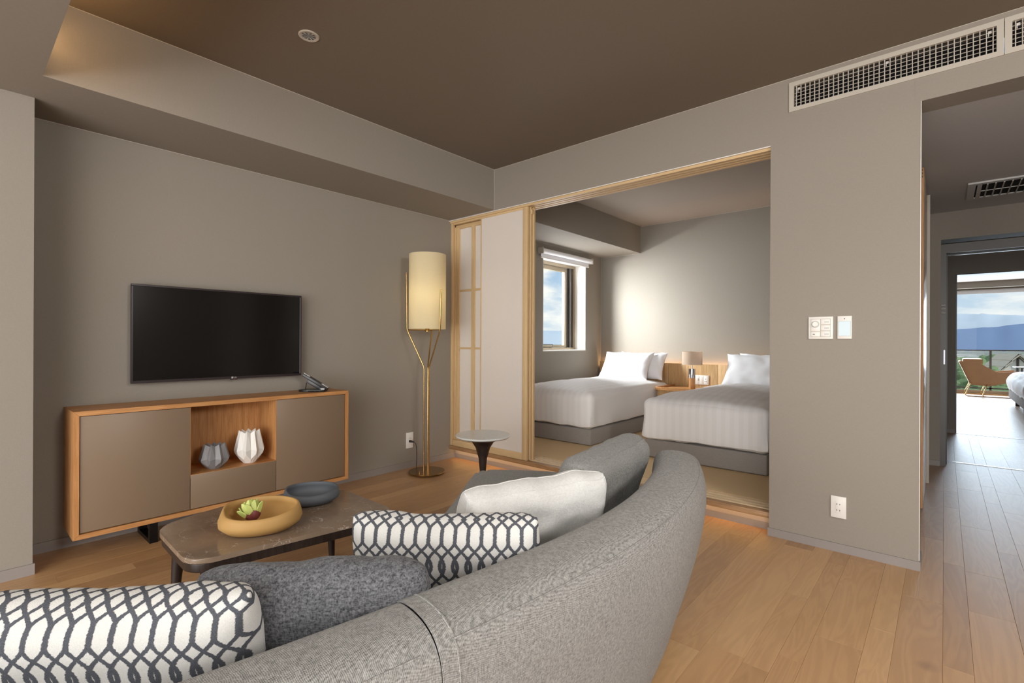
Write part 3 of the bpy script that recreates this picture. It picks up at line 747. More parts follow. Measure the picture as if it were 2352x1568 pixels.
bm = bmesh.new(); loc_box(bm, -0.026, 0.030, -0.092, 0.092, -0.012, 0.010, R=R2, bev=0.005); hs = finish('handset', bm, M['plastic_black'], ph, smooth=True)
for ya, yb_ in ((-0.091, -0.046), (0.042, 0.091)):
    bm = bmesh.new(); loc_box(bm, -0.025, 0.029, ya, yb_, 0.0095, 0.013, R=R2, bev=0.001); finish('silver_pad', bm, M['silver'], hs, smooth=True)
pts = [Mp @ Vector((0.079+0.004*math.cos(k*1.1), -0.03+0.100*k/70, 0.005+0.004*math.sin(k*1.1))) for k in range(71)]
tube('coiled_cord', pts, 0.0016, M['plastic_black'], ph, 5)

# faceted vases
def vase(name, cx, cy, z, R, hh, mat, label, n=9):
    bm = bmesh.new(); N = 2*n
    spec = [(0.40, 0.40, 0.0, 0.0), (0.93, 0.66, 0.30, 0.13), (1.0, 0.80, 0.40, 0.44), (0.68, 0.52, 1.0, 0.92), (0.62, 0.46, 0.985, 0.90), (0.62, 0.55, 0.75, 0.75)]
    rings = []
    for ro, ri, zo, zi in spec:
        rings.append([bm.verts.new((cx+(ro if i % 2 == 0 else ri)*R*math.cos(2*math.pi*(i+0.3)/N), cy+(ro if i % 2 == 0 else ri)*R*math.sin(2*math.pi*(i+0.3)/N), z+hh*(zo if i % 2 == 0 else zi))) for i in range(N)])
    for a, c_ in zip(rings, rings[1:]):
        for i in range(N):
            j = (i+1) % N
            if i % 2 == 0: bm.faces.new((a[i], a[j], c_[i])); bm.faces.new((a[j], c_[j], c_[i]))
            else: bm.faces.new((a[i], a[j], c_[j])); bm.faces.new((a[i], c_[j], c_[i]))
    bm.faces.new(rings[0][::-1]); bm.faces.new(rings[-1])
    return finish(name, bm, mat, label=label, cat='vase')
vase('faceted_vase', -3.352, 1.083, 0.3405, 0.084, 0.150, M['greycer'], 'squat grey folded-facet vase in the cabinet niche')
vase('faceted_vase', -3.352, 1.285, 0.3405, 0.089, 0.208, M['whitecer'], 'taller white folded-facet vase in the cabinet niche')

# ------------------------------------------------------------------ floor lamp
LX, LY = -3.304, 2.690
fl_ = thing('floor_lamp', (LX, LY, 0), 'tall brass floor lamp with a cream cylinder shade in the corner', 'floor lamp')
lathe('base', [(0.0, 0.0), (0.10, 0.0), (0.11, 0.008), (0.152, 0.012), (0.155, 0.016), (0.152, 0.021), (0.0, 0.022)], (LX, LY, 0), M['brass'], fl_, 48, False, False)
def vdir(a): return Vector((math.cos(a), math.sin(a), 0))
angs = (math.atan2(-cY*0+(-sY), -cY), math.atan2(sY, cY) - 0.75, math.atan2(sY, cY) + 1.5)
tops = (1.70, 1.545, 1.66)
for a, tz in zip(angs, tops):
    d = vdir(a); o0 = Vector((LX, LY, 0))
    pts = [o0+d*0.026+Vector((0, 0, 0.02)), o0+d*0.026+Vector((0, 0, 0.885)), o0+d*0.034+Vector((0, 0, 0.915)), o0+d*0.158+Vector((0, 0, 1.185)), o0+d*0.172+Vector((0, 0, 1.225)), o0+d*0.180+Vector((0, 0, tz))]
    tube('rod', pts, 0.0062, M['brass'], fl_, 12)
    bm = bmesh.new(); add_tube(bm, [o0+d*0.165+Vector((0, 0, 1.214)), o0+Vector((0, 0, 1.214))], 0.004, 8); finish('shade_arm', bm, M['brass'], fl_, smooth=True)
lathe('socket_hub', [(0.018, 1.200), (0.018, 1.225), (0.012, 1.235), (0.012, 1.30)], (LX, LY, 0), M['brass'], fl_, 20)
lathe('shade', [(0.152, 1.222), (0.155, 1.222), (0.155, 1.852), (0.152, 1.852), (0.152, 1.222)], (LX, LY, 0), M['shade'], fl_, 56, False, False)
bm = bmesh.new(); bmesh.ops.create_uvsphere(bm, u_segments=20, v_segments=12, radius=0.045)
bmesh.ops.transform(bm, matrix=Matrix.Translation((LX, LY, 1.56)), verts=bm.verts)
finish('bulb', bm, M['bulb'], fl_, smooth=True)
light('floor_lamp_light', 'POINT', (LX, LY, 1.50), (0, 0, -1), 1.0, (1.0, 0.92, 0.72), (0.05, 0.05))
lathe('foot_switch', [(0.006, 0.02), (0.006, 0.03), (0.003, 0.033), (0.003, 0.045), (0.0, 0.046)], (LX+0.03, LY-0.10, 0), M['brass'], fl_, 12, False)
cord = spline([(XA+0.016, 2.700, 0.235), (XA+0.035, 2.72, 0.235), (XA+0.06, 2.735, 0.20), (XA+0.075, 2.73, 0.10), (XA+0.085, 2.72, 0.03), (XA+0.10, 2.715, 0.006), (XA+0.13, 2.70, 0.006)], 6)
pc = tube('power_cord', cord, 0.003, M['plastic_black'], fl_, 8)
bm = bmesh.new(); add_tube(bm, [(XA+0.0108, 2.70, 0.236), (XA+0.03, 2.705, 0.236), (XA+0.042, 2.722, 0.228)], [0.011, 0.010, 0.005], 10); finish('plug', bm, M['plastic_black'], pc, smooth=True)

# ------------------------------------------------------------------ round side table
SX, SY_ = -2.29, 2.335
sd = thing('side_table', (SX, SY_, 0), 'small round side table with pale stone top and dark trumpet stem', 'side table')
lathe('table_top', [(0.0, 0.490), (0.172, 0.490), (0.181, 0.497), (0.182, 0.502), (0.179, 0.506), (0.0, 0.506)], (SX, SY_, 0), M['whitemarble'], sd, 64, False, False)
lathe('stem', [(0.0, 0.002), (0.13, 0.002), (0.13, 0.008), (0.06, 0.022), (0.028, 0.07), (0.020, 0.16), (0.020, 0.26), (0.028, 0.35), (0.048, 0.42), (0.075, 0.462), (0.118, 0.478), (0.126, 0.489), (0.0, 0.4895)], (SX, SY_, 0), M['wenge'], sd, 48, False, False)

# ------------------------------------------------------------------ coffee table
ct = thing('coffee_table', (-2.24, 0.98, 0), 'low coffee table with brown veined marble top and dark legs', 'coffee table')
poly = fillet([(-2.47, 0.575), (-1.985, 0.560), (-1.870, 1.37), (-2.43, 1.375), (-2.58, 0.95)], [0.10, 0.09, 0.12, 0.12, 0.35], 8)
pl = [(p.x, p.y) for p in poly]
bm = bmesh.new(); add_prism(bm, pl, 0.322, 0.341, 0.004); finish('table_top', bm, M['brownmarble'], ct, smooth=True)
cen = Vector((-2.24, 0.97)); ins = [((Vector(p)-cen)*0.985+cen) for p in pl]
bm = bmesh.new(); add_prism(bm, [(p.x, p.y) for p in ins], 0.288, 0.3215, 0.004); finish('apron', bm, M['wenge'], ct, smooth=True)
for p in ((-2.40, 0.645), (-2.04, 0.640), (-1.955, 1.29), (-2.37, 1.30)):
    bm = bmesh.new(); add_tube(bm, [(p[0], p[1], 0.2885), (p[0]+(p[0]+2.24)*0.05, p[1]+(p[1]-0.98)*0.05, 0.0)], [0.026, 0.014], 16)
    finish('leg', bm, M['wenge'], ct, smooth=True)

def bowl(name, cx, cy, z, ax, ay, hh, rot, mat, label, pinch=0.16):
    n = 56; bm = bmesh.new()
    prof = [(0.0, 0.0, 0), (0.55, 0.0, 0), (0.78, 0.10, 0), (0.96, 0.36, 0), (1.0, 0.56, 0), (0.965, 0.84, 1), (0.93, 0.985, 1), (0.89, 1.0, 1), (0.86, 0.965, 1), (0.90, 0.75, 1), (0.92, 0.5, 0), (0.80, 0.22, 0), (0.5, 0.10, 0), (0.0, 0.10, 0)]
    rings = []
    for r_, zz, rim in prof:
        ring = []
        for i in range(n):
            a = 2*math.pi*i/n
            k = math.exp(-((math.atan2(math.sin(a-3.75), math.cos(a-3.75)))/0.55)**2)
            egg = 1+0.10*math.cos(a)
            rr = r_*(1-pinch*k*(max(0, zz-0.3) if rim or zz > 0.3 else 0))
            zr = zz*(1-0.10*k*zz) + zz*zz*(0.10*math.sin(a-0.25)+0.05*math.cos(2*a-0.6))
            ring.append(bm.verts.new((rr*egg*ax*math.cos(a), rr*ay*math.sin(a), zr*hh)))
        rings.append(ring)
    for a_, b_ in zip(rings, rings[1:]):
        for i in range(n): bm.faces.new((a_[i], a_[(i+1) % n], b_[(i+1) % n], b_[i]))
    bmesh.ops.remove_doubles(bm, verts=bm.verts, dist=1e-5)
    bmesh.ops.transform(bm, matrix=Matrix.Translation((cx, cy, z)) @ Matrix.Rotation(rot, 4, 'Z'), verts=bm.verts)
    return finish(name, bm, mat, smooth=True, sharp=80, label=label, cat='bowl')
bowl('ceramic_bowl', -2.135, 0.848, 0.341, 0.162, 0.140, 0.094, YAW+0.05, M['ochre'], 'ochre yellow asymmetric ceramic bowl holding a green blossom')
bowl('ceramic_bowl', -2.30, 1.152, 0.341, 0.130, 0.112, 0.070, YAW+0.2, M['slate'], 'slate grey asymmetric ceramic bowl on the marble table')
# blossom in the ochre bowl
fw_ = thing('artificial_blossom', (-2.165, 0.845, 0.352), 'green artichoke-like blossom with wine-red base in the ochre bowl', 'flower')
def petal_mesh(bm, L, Wd, curl, Mx):
    rows = 6; g_ = []
    for i in range(rows):
        t = i/(rows-1); w = Wd*(0.45+0.55*math.sin(math.pi*min(1, 0.10+0.62*t)))*math.sqrt(max(0.0, 1-t**3.2)) if i < rows-1 else 0.0022
        y = L*t; zc = curl*t*t
        g_.append([Vector((-w, y, zc+abs(w)*0.5)), Vector((0, y, zc)), Vector((w, y, zc+abs(w)*0.5))])
    top = [[bm.verts.new(Mx @ p) for p in r_] for r_ in g_]; bot = [[bm.verts.new(Mx @ (p-Vector((0, 0, 0.0025)))) for p in r_] for r_ in g_]
    for i in range(rows-1):
        for k in range(2):
            bm.faces.new((top[i][k], top[i][k+1], top[i+1][k+1], top[i+1][k])); bm.faces.new((bot[i][k], bot[i+1][k], bot[i+1][k+1], bot[i][k+1]))
        bm.faces.new((top[i][0], top[i+1][0], bot[i+1][0], bot[i][0])); bm.faces.new((top[i][2], bot[i][2], bot[i+1][2], top[i+1][2]))
    bm.faces.new((top[0][0], bot[0][0], bot[0][1], top[0][1])); bm.faces.new((top[0][1], bot[0][1], bot[0][2], top[0][2]))
    bm.faces.new((top[-1][0], top[-1][1], bot[-1][1], bot[-1][0])); bm.faces.new((top[-1][1], top[-1][2], bot[-1][2], bot[-1][1]))
tipd = (UP0*0.85 - RT0*0.40 + FW*0.25).normalized()
axis = Matrix.Translation((-2.163, 0.842, 0.400)) @ tipd.to_track_quat('Z', 'Y').to_matrix().to_4x4() @ Matrix.Diagonal((1.35, 1.35, 1.35, 1))
ga = 2.39996
for k in range(40):
    t = k/39.0; phi = math.radians(158-128*t); az = k*ga; R_ = 0.023
    rh = Vector((math.cos(az), math.sin(az), 0)); zh = Vector((0, 0, 1))
    N_ = rh*math.sin(phi)+zh*math.cos(phi); T_ = -rh*math.cos(phi)+zh*math.sin(phi)
    al = math.radians((14 if t < 0.30 else 30)-10*t); Y_ = (T_*math.cos(al)+N_*math.sin(al)).normalized(); X_ = zh.cross(rh).normalized(); Z_ = X_.cross(Y_)
    if Z_.dot(N_) > 0: X_ = -X_; Z_ = -Z_
    Mx = axis @ Matrix.Translation(N_*R_*0.85) @ Matrix((X_, Y_, Z_)).transposed().to_4x4()
    bm = bmesh.new(); petal_mesh(bm, (0.017 if t < 0.30 else 0.030+0.006*math.sin(math.pi*t)), (0.011 if t < 0.30 else 0.0135), 0.010, Mx)
    finish('petal', bm, M['leafdark'] if t < 0.30 else M['leaf'], fw_, smooth=True)
bm = bmesh.new(); bmesh.ops.create_uvsphere(bm, u_segments=14, v_segments=10, radius=0.024)
bmesh.ops.transform(bm, matrix=axis @ Matrix.Translation((0, 0, 0.002)), verts=bm.verts); finish('heart', bm, M['leafdark'], fw_, smooth=True)

# ------------------------------------------------------------------ sofa
sofa = thing('sofa', (-1.1, 0.8, 0), 'large curved grey tweed sofa with a wraparound back in the foreground', 'sofa')
PATH = [(-1.02, -0.62), (-0.86, -0.30), (-0.765, 0.0), (-0.712, 0.27), (-0.668, 0.55), (-0.638, 0.80), (-0.622, 1.05), (-0.635, 1.32), (-0.685, 1.60), (-0.762, 1.86), (-0.855, 2.07)]
path = spline([(p[0], p[1], 0) for p in PATH], 14)
PROF = [(-0.115, 0.30), (-0.118, 0.42), (-0.112, 0.54), (-0.104, 0.605), (-0.090, 0.637), (-0.066, 0.652), (-0.03, 0.656), (0.004, 0.654), (0.033, 0.646), (0.056, 0.630), (0.070, 0.606), (0.077, 0.565), (0.076, 0.50), (0.062, 0.40), (0.038, 0.29), (0.006, 0.17), (-0.012, 0.105), (-0.03, 0.095), (-0.09, 0.095), (-0.11, 0.12)]
def dens(prof, per=3):
    return [(p.x, p.y) for p in spline([(a, b_, 0) for a, b_ in prof], per, True)]
PROFD = dens(PROF)
arc = [0.0]
for a, c_ in zip(path, path[1:]): arc.append(arc[-1]+(c_-a).length)
def frame_at(s):
    s = max(0, min(arc[-1], s))
    i = max(k for k in range(len(arc)) if arc[k] <= s+1e-9); i = min(i, len(path)-2)
    t = (s-arc[i])/(arc[i+1]-arc[i]); p = path[i].lerp(path[i+1], t)
    j0 = max(0, i-3); j1 = min(len(path)-1, i+4); d = (path[j1]-path[j0]).normalized()
    return p, d, Vector((d.y, -d.x, 0))
def s_of_y(y):
    for i in range(len(path)-1):
        if path[i].y <= y <= path[i+1].y: return arc[i]+(arc[i+1]-arc[i])*(y-path[i].y)/(path[i+1].y-path[i].y)
    return arc[-1]
def sweep(s0, s1, r0, r1, zoff=0.0, name='backrest'):
    """upholstered back from arc length s0 to s1, ends rounded with radius r0 / r1"""
    secs = []
    def endsecs(s, r, sgn):
        out = []
        K = 9
        for k in range(K):
            a = math.pi/2*k/(K-1)            # 0 at the very tip .. pi/2 full section
            out.append((s+sgn*r*(1-math.sin(a)), math.cos(a), r))
        return out
    secs += endsecs(s0, r0, 1)
    n = max(4, int((s1-s0-r0-r1)/0.035))
    secs += [(s0+r0+(s1-s0-r0-r1)*k/n, 0.0, 0) for k in range(1, n)]
    secs += endsecs(s1, r1, -1)[::-1]
    bm = bmesh.new(); rings = []
    cz = 0.38
    for s, q, r in secs:
        p, d, nrm = frame_at(s)
        ring = []
        for (a, z) in PROFD:
            if q > 0:
                # pull the section inwards by r*q at the rounded end
                va = Vector((a, z-cz)); dist = max(abs(a)/0.11, abs(z-cz)/0.275)
                sh = r*(1-math.sqrt(max(0, 1-q*q)))
                a2 = a - math.copysign(min(abs(a), sh), a); z2 = z - math.copysign(min(abs(z-cz), sh), z-cz)
            else: a2, z2 = a, z
            if a2 > 0: kf = max(0.0, min(1.0, (p.y-1.05)/0.8)); a2 *= 1+0.20*kf*kf*(3-2*kf)
            q3 = p + nrm*a2; ring.append(bm.verts.new((q3.x, q3.y, z2+zoff)))
        rings.append(ring)
    N = len(PROFD)
    for a_, b_ in zip(rings, rings[1:]):
        for i in range(N): bm.faces.new((a_[i], a_[(i+1) % N], b_[(i+1) % N], b_[i]))
    bm.faces.new(rings[0]); bm.faces.new(rings[-1][::-1])
    return finish(name, bm, M['sofa'], sofa, smooth=True, sharp=60)
sj_ = s_of_y(0.530)
sweep(0.0, sj_-0.0004, 0.03, 0.016, -0.003)
far_back = sweep(sj_+0.0004, arc[-1]+0.0, 0.014, 0.07, 0.0)
def seam(a, z, s0, s1, parent, r=0.0024, zoff=0.0, n=70):
    pts = []
    for k in range(n+1):
        p, d, nrm = frame_at(s0+(s1-s0)*k/n); kf = max(0.0, min(1.0, (p.y-1.05)/0.8)); q = p+nrm*(a*(1+0.20*kf*kf*(3-2*kf)) if a > 0 else a); pts.append((q.x, q.y, z+zoff))
    tube('piping', pts, r, M['sofa'], parent, 6)
seam(0.0575, 0.6285, sj_+0.03, arc[-1]-0.055, far_back)
seam(-0.033, 0.6548, sj_+0.03, arc[-1]-0.045, far_back, 0.0016)
seam(0.0575, 0.6285, 0.05, sj_-0.03, far_back, 0.0022, -0.004)
# seam beside the joint
pts = []
p, d, nrm = frame_at(sj_+0.034)
for (a, z) in PROF[4:16]:
    q = p+nrm*a; pts.append((q.x, q.y, z))
tube('piping', spline(pts, 4), 0.0020, M['sofa'], far_back, 6)
# seat
inner = []
for k in range(0, 30):
    p, d, nrm = frame_at(0.05+(arc[-1]-0.10)*k/29); q = p-nrm*0.05; inner.append((q.x, q.y))
front = [(-0.98, 2.27), (-1.35, 2.285), (-1.62, 2.20), (-1.86, 2.04), (-1.925, 1.95), (-1.88, 1.84), (-1.62, 1.46), (-1.46, 1.18), (-1.40, 0.85), (-1.40, 0.3), (-1.46, -0.2), (-1.56, -0.55), (-1.30, -0.68)]
fs = [(p.x, p.y) for p in spline([(a, b_, 0) for a, b_ in front], 6)]
bm = bmesh.new(); add_prism(bm, inner+fs, 0.16, 0.405, 0.03, 4); finish('seat', bm, M['cush_grey'], sofa, smooth=True)
for p in ((-1.70, 1.95), (-0.95, 2.05), (-0.85, 0.2), (-1.30, 0.3), (-1.38, -0.4)):
    lathe('foot', [(0.02, 0.0), (0.025, 0.162)], (p[0], p[1], 0), M['wenge'], sofa, 12)

# ------------------------------------------------------------------ cushions
def cushion(name, label, loc, yaw, lean, w, hh, T, mat, top_dip=0.0, pinch=0.05, wr=0.006, p=4, roll=0.0, seed=0, cat='cushion', group=None, gusset=False, n=44, round_=0.0):
    bm = bmesh.new(); uvl = bm.loops.layers.uv.new('UVMap'); grid = {}
    pos = lambda s, t: None
    for side in (1, -1):
        for i in range(n+1):
            for j in range(n+1):
                # denser near the rim
                s = math.sin((2*i/n-1)*math.pi/2); t = math.sin((2*j/n-1)*math.pi/2)
                edge = (i in (0, n)) or (j in (0, n))
                if edge and side == -1: grid[(side, i, j)] = grid[(1, i, j)]; continue
                cs = (1-abs(s)**p); ctt = (1-abs(t)**p)
                th_ = T*math.sqrt(max(0, cs*ctt))
                x_ = w/2*s*(1-pinch*(1-t*t)); z_ = hh/2*t*(1-pinch*(1-s*s)) + hh/2
                if round_:
                    k_ = round_*(s*s*t*t)**2; x_ *= 1-k_; z_ = hh/2+(z_-hh/2)*(1-k_)
                z_ -= top_dip*max(0, t)*(1-s*s)
                nz = noise.noise(Vector((x_*9+seed*7.1, z_*9, seed+side*0.3)))*wr + noise.noise(Vector((x_*26+seed, z_*22, seed*3.3+side)))*wr*0.5
                y_ = side*(th_ + nz*min(1, th_/T*2.0))
                z_ += noise.noise(Vector((x_*14+seed*3, 1.7, seed)))*wr*0.8*(0.3 + 0.7*abs(t))
                vtx = bm.verts.new((x_, y_, z_)); grid[(side, i, j)] = vtx
    for side in (1, -1):
        for i in range(n):
            for j in range(n):
                q = [grid[(side, i, j)], grid[(side, i+1, j)], grid[(side, i+1, j+1)], grid[(side, i, j+1)]]
                f = bm.faces.new(q if side == -1 else q[::-1])
                for lp in f.loops:
                    v = lp.vert.co; lp[uvl].uv = (v.x, v.z + side*0.0)
    Mx = Matrix.Translation(loc) @ Matrix.Rotation(yaw, 4, 'Z') @ Matrix.Rotation(lean, 4, 'X') @ Matrix.Rotation(roll, 4, 'Y')
    e_ = 3; rims = []
    for side in (1, -1):
        idx = [(i, e_) for i in range(e_, n-e_)]+[(n-e_, j) for j in range(e_, n-e_)]+[(n-i, n-e_) for i in range(e_, n-e_)]+[(e_, n-j) for j in range(e_, n-e_)]
        rims.append([grid[(side, i, j)].co.copy() for i, j in idx])
    # unfold the texture round the rim: add half thickness to the coordinate
    for f in bm.faces:
        for lp in f.loops:
            v = lp.vert.co; u0, v0 = lp[uvl].uv
            sgn = 1 if v.z > hh/2 else -1
            lp[uvl].uv = (u0*1.0, v0 - sgn*(abs(v.y)-T)*0.9*(abs(v.z-hh/2)/(hh/2))**2)
    bmesh.ops.transform(bm, matrix=Mx, verts=bm.verts)
    o = finish(name, bm, mat, smooth=True, sharp=75, origin=Mx, label=label, cat=cat, group=group)
    if gusset:
        for ring in rims:
            bm = bmesh.new(); ps = [Mx @ q for q in ring]; add_tube(bm, ps+[ps[0]], 0.0018, 6, False); finish('seam', bm, mat, o, smooth=True)
    return o
ZS = 0.405
def cush_from_top(name, label, a, b_, ztop, hh, lean, T, mat, extra=0.0, side=1, **k):
    """cushion whose top edge runs from a to b_ (plan) at height ztop, leaning back by lean"""
    A_, B_ = Vector((*a, 0)), Vector((*b_, 0)); d = (B_-A_); w = d.length+extra; yaw = math.atan2(d.y, d.x)
    mid = (A_+B_)/2; nrm = Vector((-math.sin(yaw), math.cos(yaw), 0))
    base = mid + nrm*(math.sin(lean)*hh); base.z = ztop-hh*math.cos(lean)
    return cushion(name, label, base, yaw, lean, w, hh, T, mat, **k)
c5 = cush_from_top('scatter_cushion', 'white cushion with charcoal trellis pattern at the lower left, cut by the frame', (-1.235, -0.03), (-0.885, 0.338), 0.70, 0.46, 0.35, 0.066, M['trellis'], 0.03, seed=1, top_dip=0.008, round_=0.05, p=8, pinch=0.03)
c4 = cush_from_top('scatter_cushion', 'plain charcoal tweed cushion between the two trellis cushions', (-1.045, 0.300), (-0.735, 0.605), 0.705, 0.46, 0.32, 0.07, M['cush_dark'], 0.02, seed=2, top_dip=0.002, wr=0.014, round_=0.09, p=5, pinch=0.03)
c3 = cush_from_top('scatter_cushion', 'white cushion with charcoal trellis pattern in front of the pale grey one', (-1.065, 0.648), (-0.73, 0.925), 0.712, 0.46, 0.30, 0.062, M['trellis'], 0.03, seed=3, top_dip=0.018, round_=0.05, p=9, pinch=0.02)
c2 = cush_from_top('scatter_cushion', 'plain pale grey linen cushion leaning on the sofa back', (-1.01, 0.955), (-0.825, 1.40), 0.705, 0.47, 0.32, 0.072, M['cush_light'], 0.02, seed=4, wr=0.013, top_dip=0.004, round_=0.05, p=8, pinch=0.02, gusset=True)
c1 = cush_from_top('back_cushion', 'mid grey sofa back cushion at the far end of the sofa', (-0.905, 1.38), (-1.0, 1.99), 0.725, 0.46, 0.28, 0.085, M['cush_grey'], 0.05, seed=5, wr=0.006, p=9, round_=0.05, pinch=0.02, gusset=True)

# ------------------------------------------------------------------ beds
def soft_box(name, x0, x1, y0, y1, z0, z1, r, mat, parent=None, cuts=30, wr=0.006, seed=0, sag=0.0, hem=0.0, **k):
    bm = bmesh.new(); bmesh.ops.create_cube(bm, size=1.0)
    bmesh.ops.subdivide_edges(bm, edges=bm.edges[:], cuts=cuts, use_grid_fill=True)
    cx, cy, cz = (x0+x1)/2, (y0+y1)/2, (z0+z1)/2; hx, hy, hz = (x1-x0)/2, (y1-y0)/2, (z1-z0)/2
    for v in bm.verts:
        # cluster the grid towards the rims
        f = lambda q: math.sin(q*math.pi)/2
        p = Vector((f(v.co.x)*2*hx, f(v.co.y)*2*hy, f(v.co.z)*2*hz))
        rr = min(r, hz*0.98)
        q = Vector((max(-hx+rr, min(hx-rr, p.x)), max(-hy+rr, min(hy-rr, p.y)), max(-hz+rr, min(hz-rr, p.z))))
        d = p-q
        if d.length > 1e-6:
            nn = d.normalized(); p2 = q+nn*rr
            low = max(0, -p.z/hz)
            p2 = p2*(1-low*0.6) + Vector((p.x, p.y, p2.z))*(low*0.6) if hem else p2
        else: p2, nn = p, Vector((0, 0, 1 if p.z > 0 else -1))
        w_ = Vector((cx+p2.x, cy+p2.y, cz+p2.z))
        side = 1-abs(nn.z)
        amp = wr*(noise.noise(Vector((w_.x*3+seed, w_.y*3, w_.z*5)))*1.2 + noise.noise(Vector((w_.x*11+seed, w_.y*11, w_.z*3.0)))*0.55 + side*noise.noise(Vector((w_.x*24+seed, w_.y*24, w_.z*2.5)))*0.7)
        crown = sag*(1-(p.x/hx)**2)*(1-(p.y/hy)**4) if p.z > 0 else 0
        w_ += nn*amp; w_.z += crown
        if hem and p.z < -hz*0.7: w_.z += noise.noise(Vector((w_.x*7+seed, w_.y*7, 0.3)))*hem
        v.co = w_
    return finish(name, bm, mat, parent, smooth=True, sharp=80, **k)
YH = 5.86
def bed(x0, x1, yf, label, dlabel, seed):
    b_ = thing('bed', ((x0+x1)/2, (yf+YH)/2, ZT), label, 'bed', group='twin beds')
    box('base', x0, x1, yf, YH, ZT+0.004, 0.285, M['bedbase'], b_, 0.012, 3)
    soft_box('mattress', x0+0.01, x1-0.01, yf+0.02, YH, 0.286, 0.55, 0.06, M['pillow'], b_, 8, 0.0)
    d = soft_box('duvet', x0-0.022, x1+0.022, yf-0.035, YH-0.06, 0.292, 0.630, 0.065, M['duvet'], None, 42, 0.010, seed, 0.075, 0.012, label=dlabel, cat='duvet', group='duvets on the twin beds')
bed(-3.50, -2.525, 4.03, 'grey upholstered twin bed base beside the small window', 'white striped duvet on the bed beside the small window', 3)
bed(-1.955, -0.985, 4.0, 'grey upholstered twin bed base next to the pier', 'white striped duvet on the bed nearest the pier', 11)
def pillow(x, y, z, w, hh, lean, label, seed, yaw=0.0, T=0.09):
    cushion('pillow', label, (x, y, z), yaw, lean, w, hh, T, M['pillow'], 0.012, 0.09, 0.012, 3, seed=seed, cat='pillow', group='white bed pillows', n=30)
pillow(-2.985, 5.46, 0.665, 0.66, 0.40, -0.62, 'front white pillow on the bed by the window', 21, 0.02)
pillow(-2.86, 5.66, 0.665, 0.64, 0.36, -0.42, 'white pillow half hidden behind another on the window bed', 22, -0.03)
pillow(-1.45, 5.44, 0.665, 0.68, 0.40, -0.60, 'front white pillow on the bed nearest the pier', 23, 0.02)
pillow(-1.40, 5.66, 0.665, 0.62, 0.37, -0.42, 'white pillow behind another on the bed nearest the pier', 24, 0.0)
# headboard with hidden light
hb = thing('headboard', (-2.15, 5.89, ZT), 'long oak headboard panel with a lit top edge behind both beds', 'headboard')
for x0, x1 in ((XA+0.03, -2.56), (-2.557, -1.97), (-1.967, OX1-0.01)):
    box('panel', x0, x1, 5.868, 5.890, ZT, 0.862, M['headboard'], hb, 0.001)
box('led_strip', XA+0.04, OX1-0.02, 5.905, 5.915, 0.800, 0.806, M['led'], hb)
box('back_rail', XA+0.03, OX1-0.01, 5.893, YBACK-0.001, 0.76, 0.795, M['headboard'], hb)
# nightstand
ns = thing('nightstand', (-2.25, 5.60, ZT), 'small oak tray-topped nightstand between the two beds', 'nightstand')
box('cabinet', -2.47, -2.02, 5.36, 5.862, ZT, 0.575, M['headboard'], ns, 0.002)
box('tray', -2.485, -2.005, 5.34, 5.864, 0.576, 0.592, M['oak'], ns, 0.002)
for a in ((-2.485, -2.005, 5.34, 5.352), (-2.485, -2.473, 5.352, 5.864), (-2.017, -2.005, 5.352, 5.864)):
    box('tray_rim', *a, 0.5925, 0.612, M['oak'], ns, 0.001)
# table lamp
TX, TY, TZ = -2.125, 5.50, 0.592
tl = thing('table_lamp', (TX, TY, TZ), 'bedside lamp with drum shade on a chrome and wood column', 'table lamp')
lathe('wood_foot', [(0.0, 0.0), (0.033, 0.0), (0.034, 0.003), (0.034, 0.130), (0.0, 0.130)], (TX, TY, TZ), M['oakz'], tl, 32, False, False)
lathe('chrome_sleeve', [(0.0, 0.1305), (0.0355, 0.1305), (0.0355, 0.232), (0.0, 0.232)], (TX, TY, TZ), M['chrome'], tl, 32, False, False)
lathe('stem', [(0.006, 0.232), (0.006, 0.34)], (TX, TY, TZ), M['chrome'], tl, 12)
lathe('shade', [(0.105, 0.278), (0.108, 0.278), (0.108, 0.424), (0.105, 0.424), (0.105, 0.278)], (TX, TY, TZ), M['shade2'], tl, 40, False, False)
bm = bmesh.new()
for k in range(3): add_tube(bm, [(TX, TY, TZ+0.33), (TX+0.104*math.cos(k*2.094), TY+0.104*math.sin(k*2.094), TZ+0.40)], 0.0015, 6)
finish('shade_holder', bm, M['chrome'], tl)
# bedside plate
t = thing('bedside_panel', (-2.148, 5.868, 0.622), 'white bedside control plate with dimmer and socket on the headboard', 'switch')
box('plate', -2.228, -2.069, 5.858, 5.868, 0.622, 0.732, M['white_plastic'], t, 0.0015)
for x0, x1 in ((-2.218, -2.178), (-2.175, -2.132), (-2.122, -2.079)): box('module', x0, x1, 5.856, 5.858, 0.632, 0.722, M['white_plastic'], t, 0.001)
bm = bmesh.new(); add_lathe(bm, [(0.013, 0), (0.012, 0.008)], (0, 0, 0), 20); bmesh.ops.transform(bm, matrix=Matrix.Translation((-2.198, 5.856, 0.685)) @ Matrix.Rotation(math.pi/2, 4, 'X'), verts=bm.verts)
finish('dimmer_knob', bm, M['white_plastic'], t, smooth=True)
for dx, dz in ((0, 0.690), (-0.008, 0.662), (0.008, 0.662)): box('socket_hole', -2.100+dx-0.003, -2.100+dx+0.003, 5.8555, 5.8562, dz-0.005, dz+0.005, M['dark'], t)

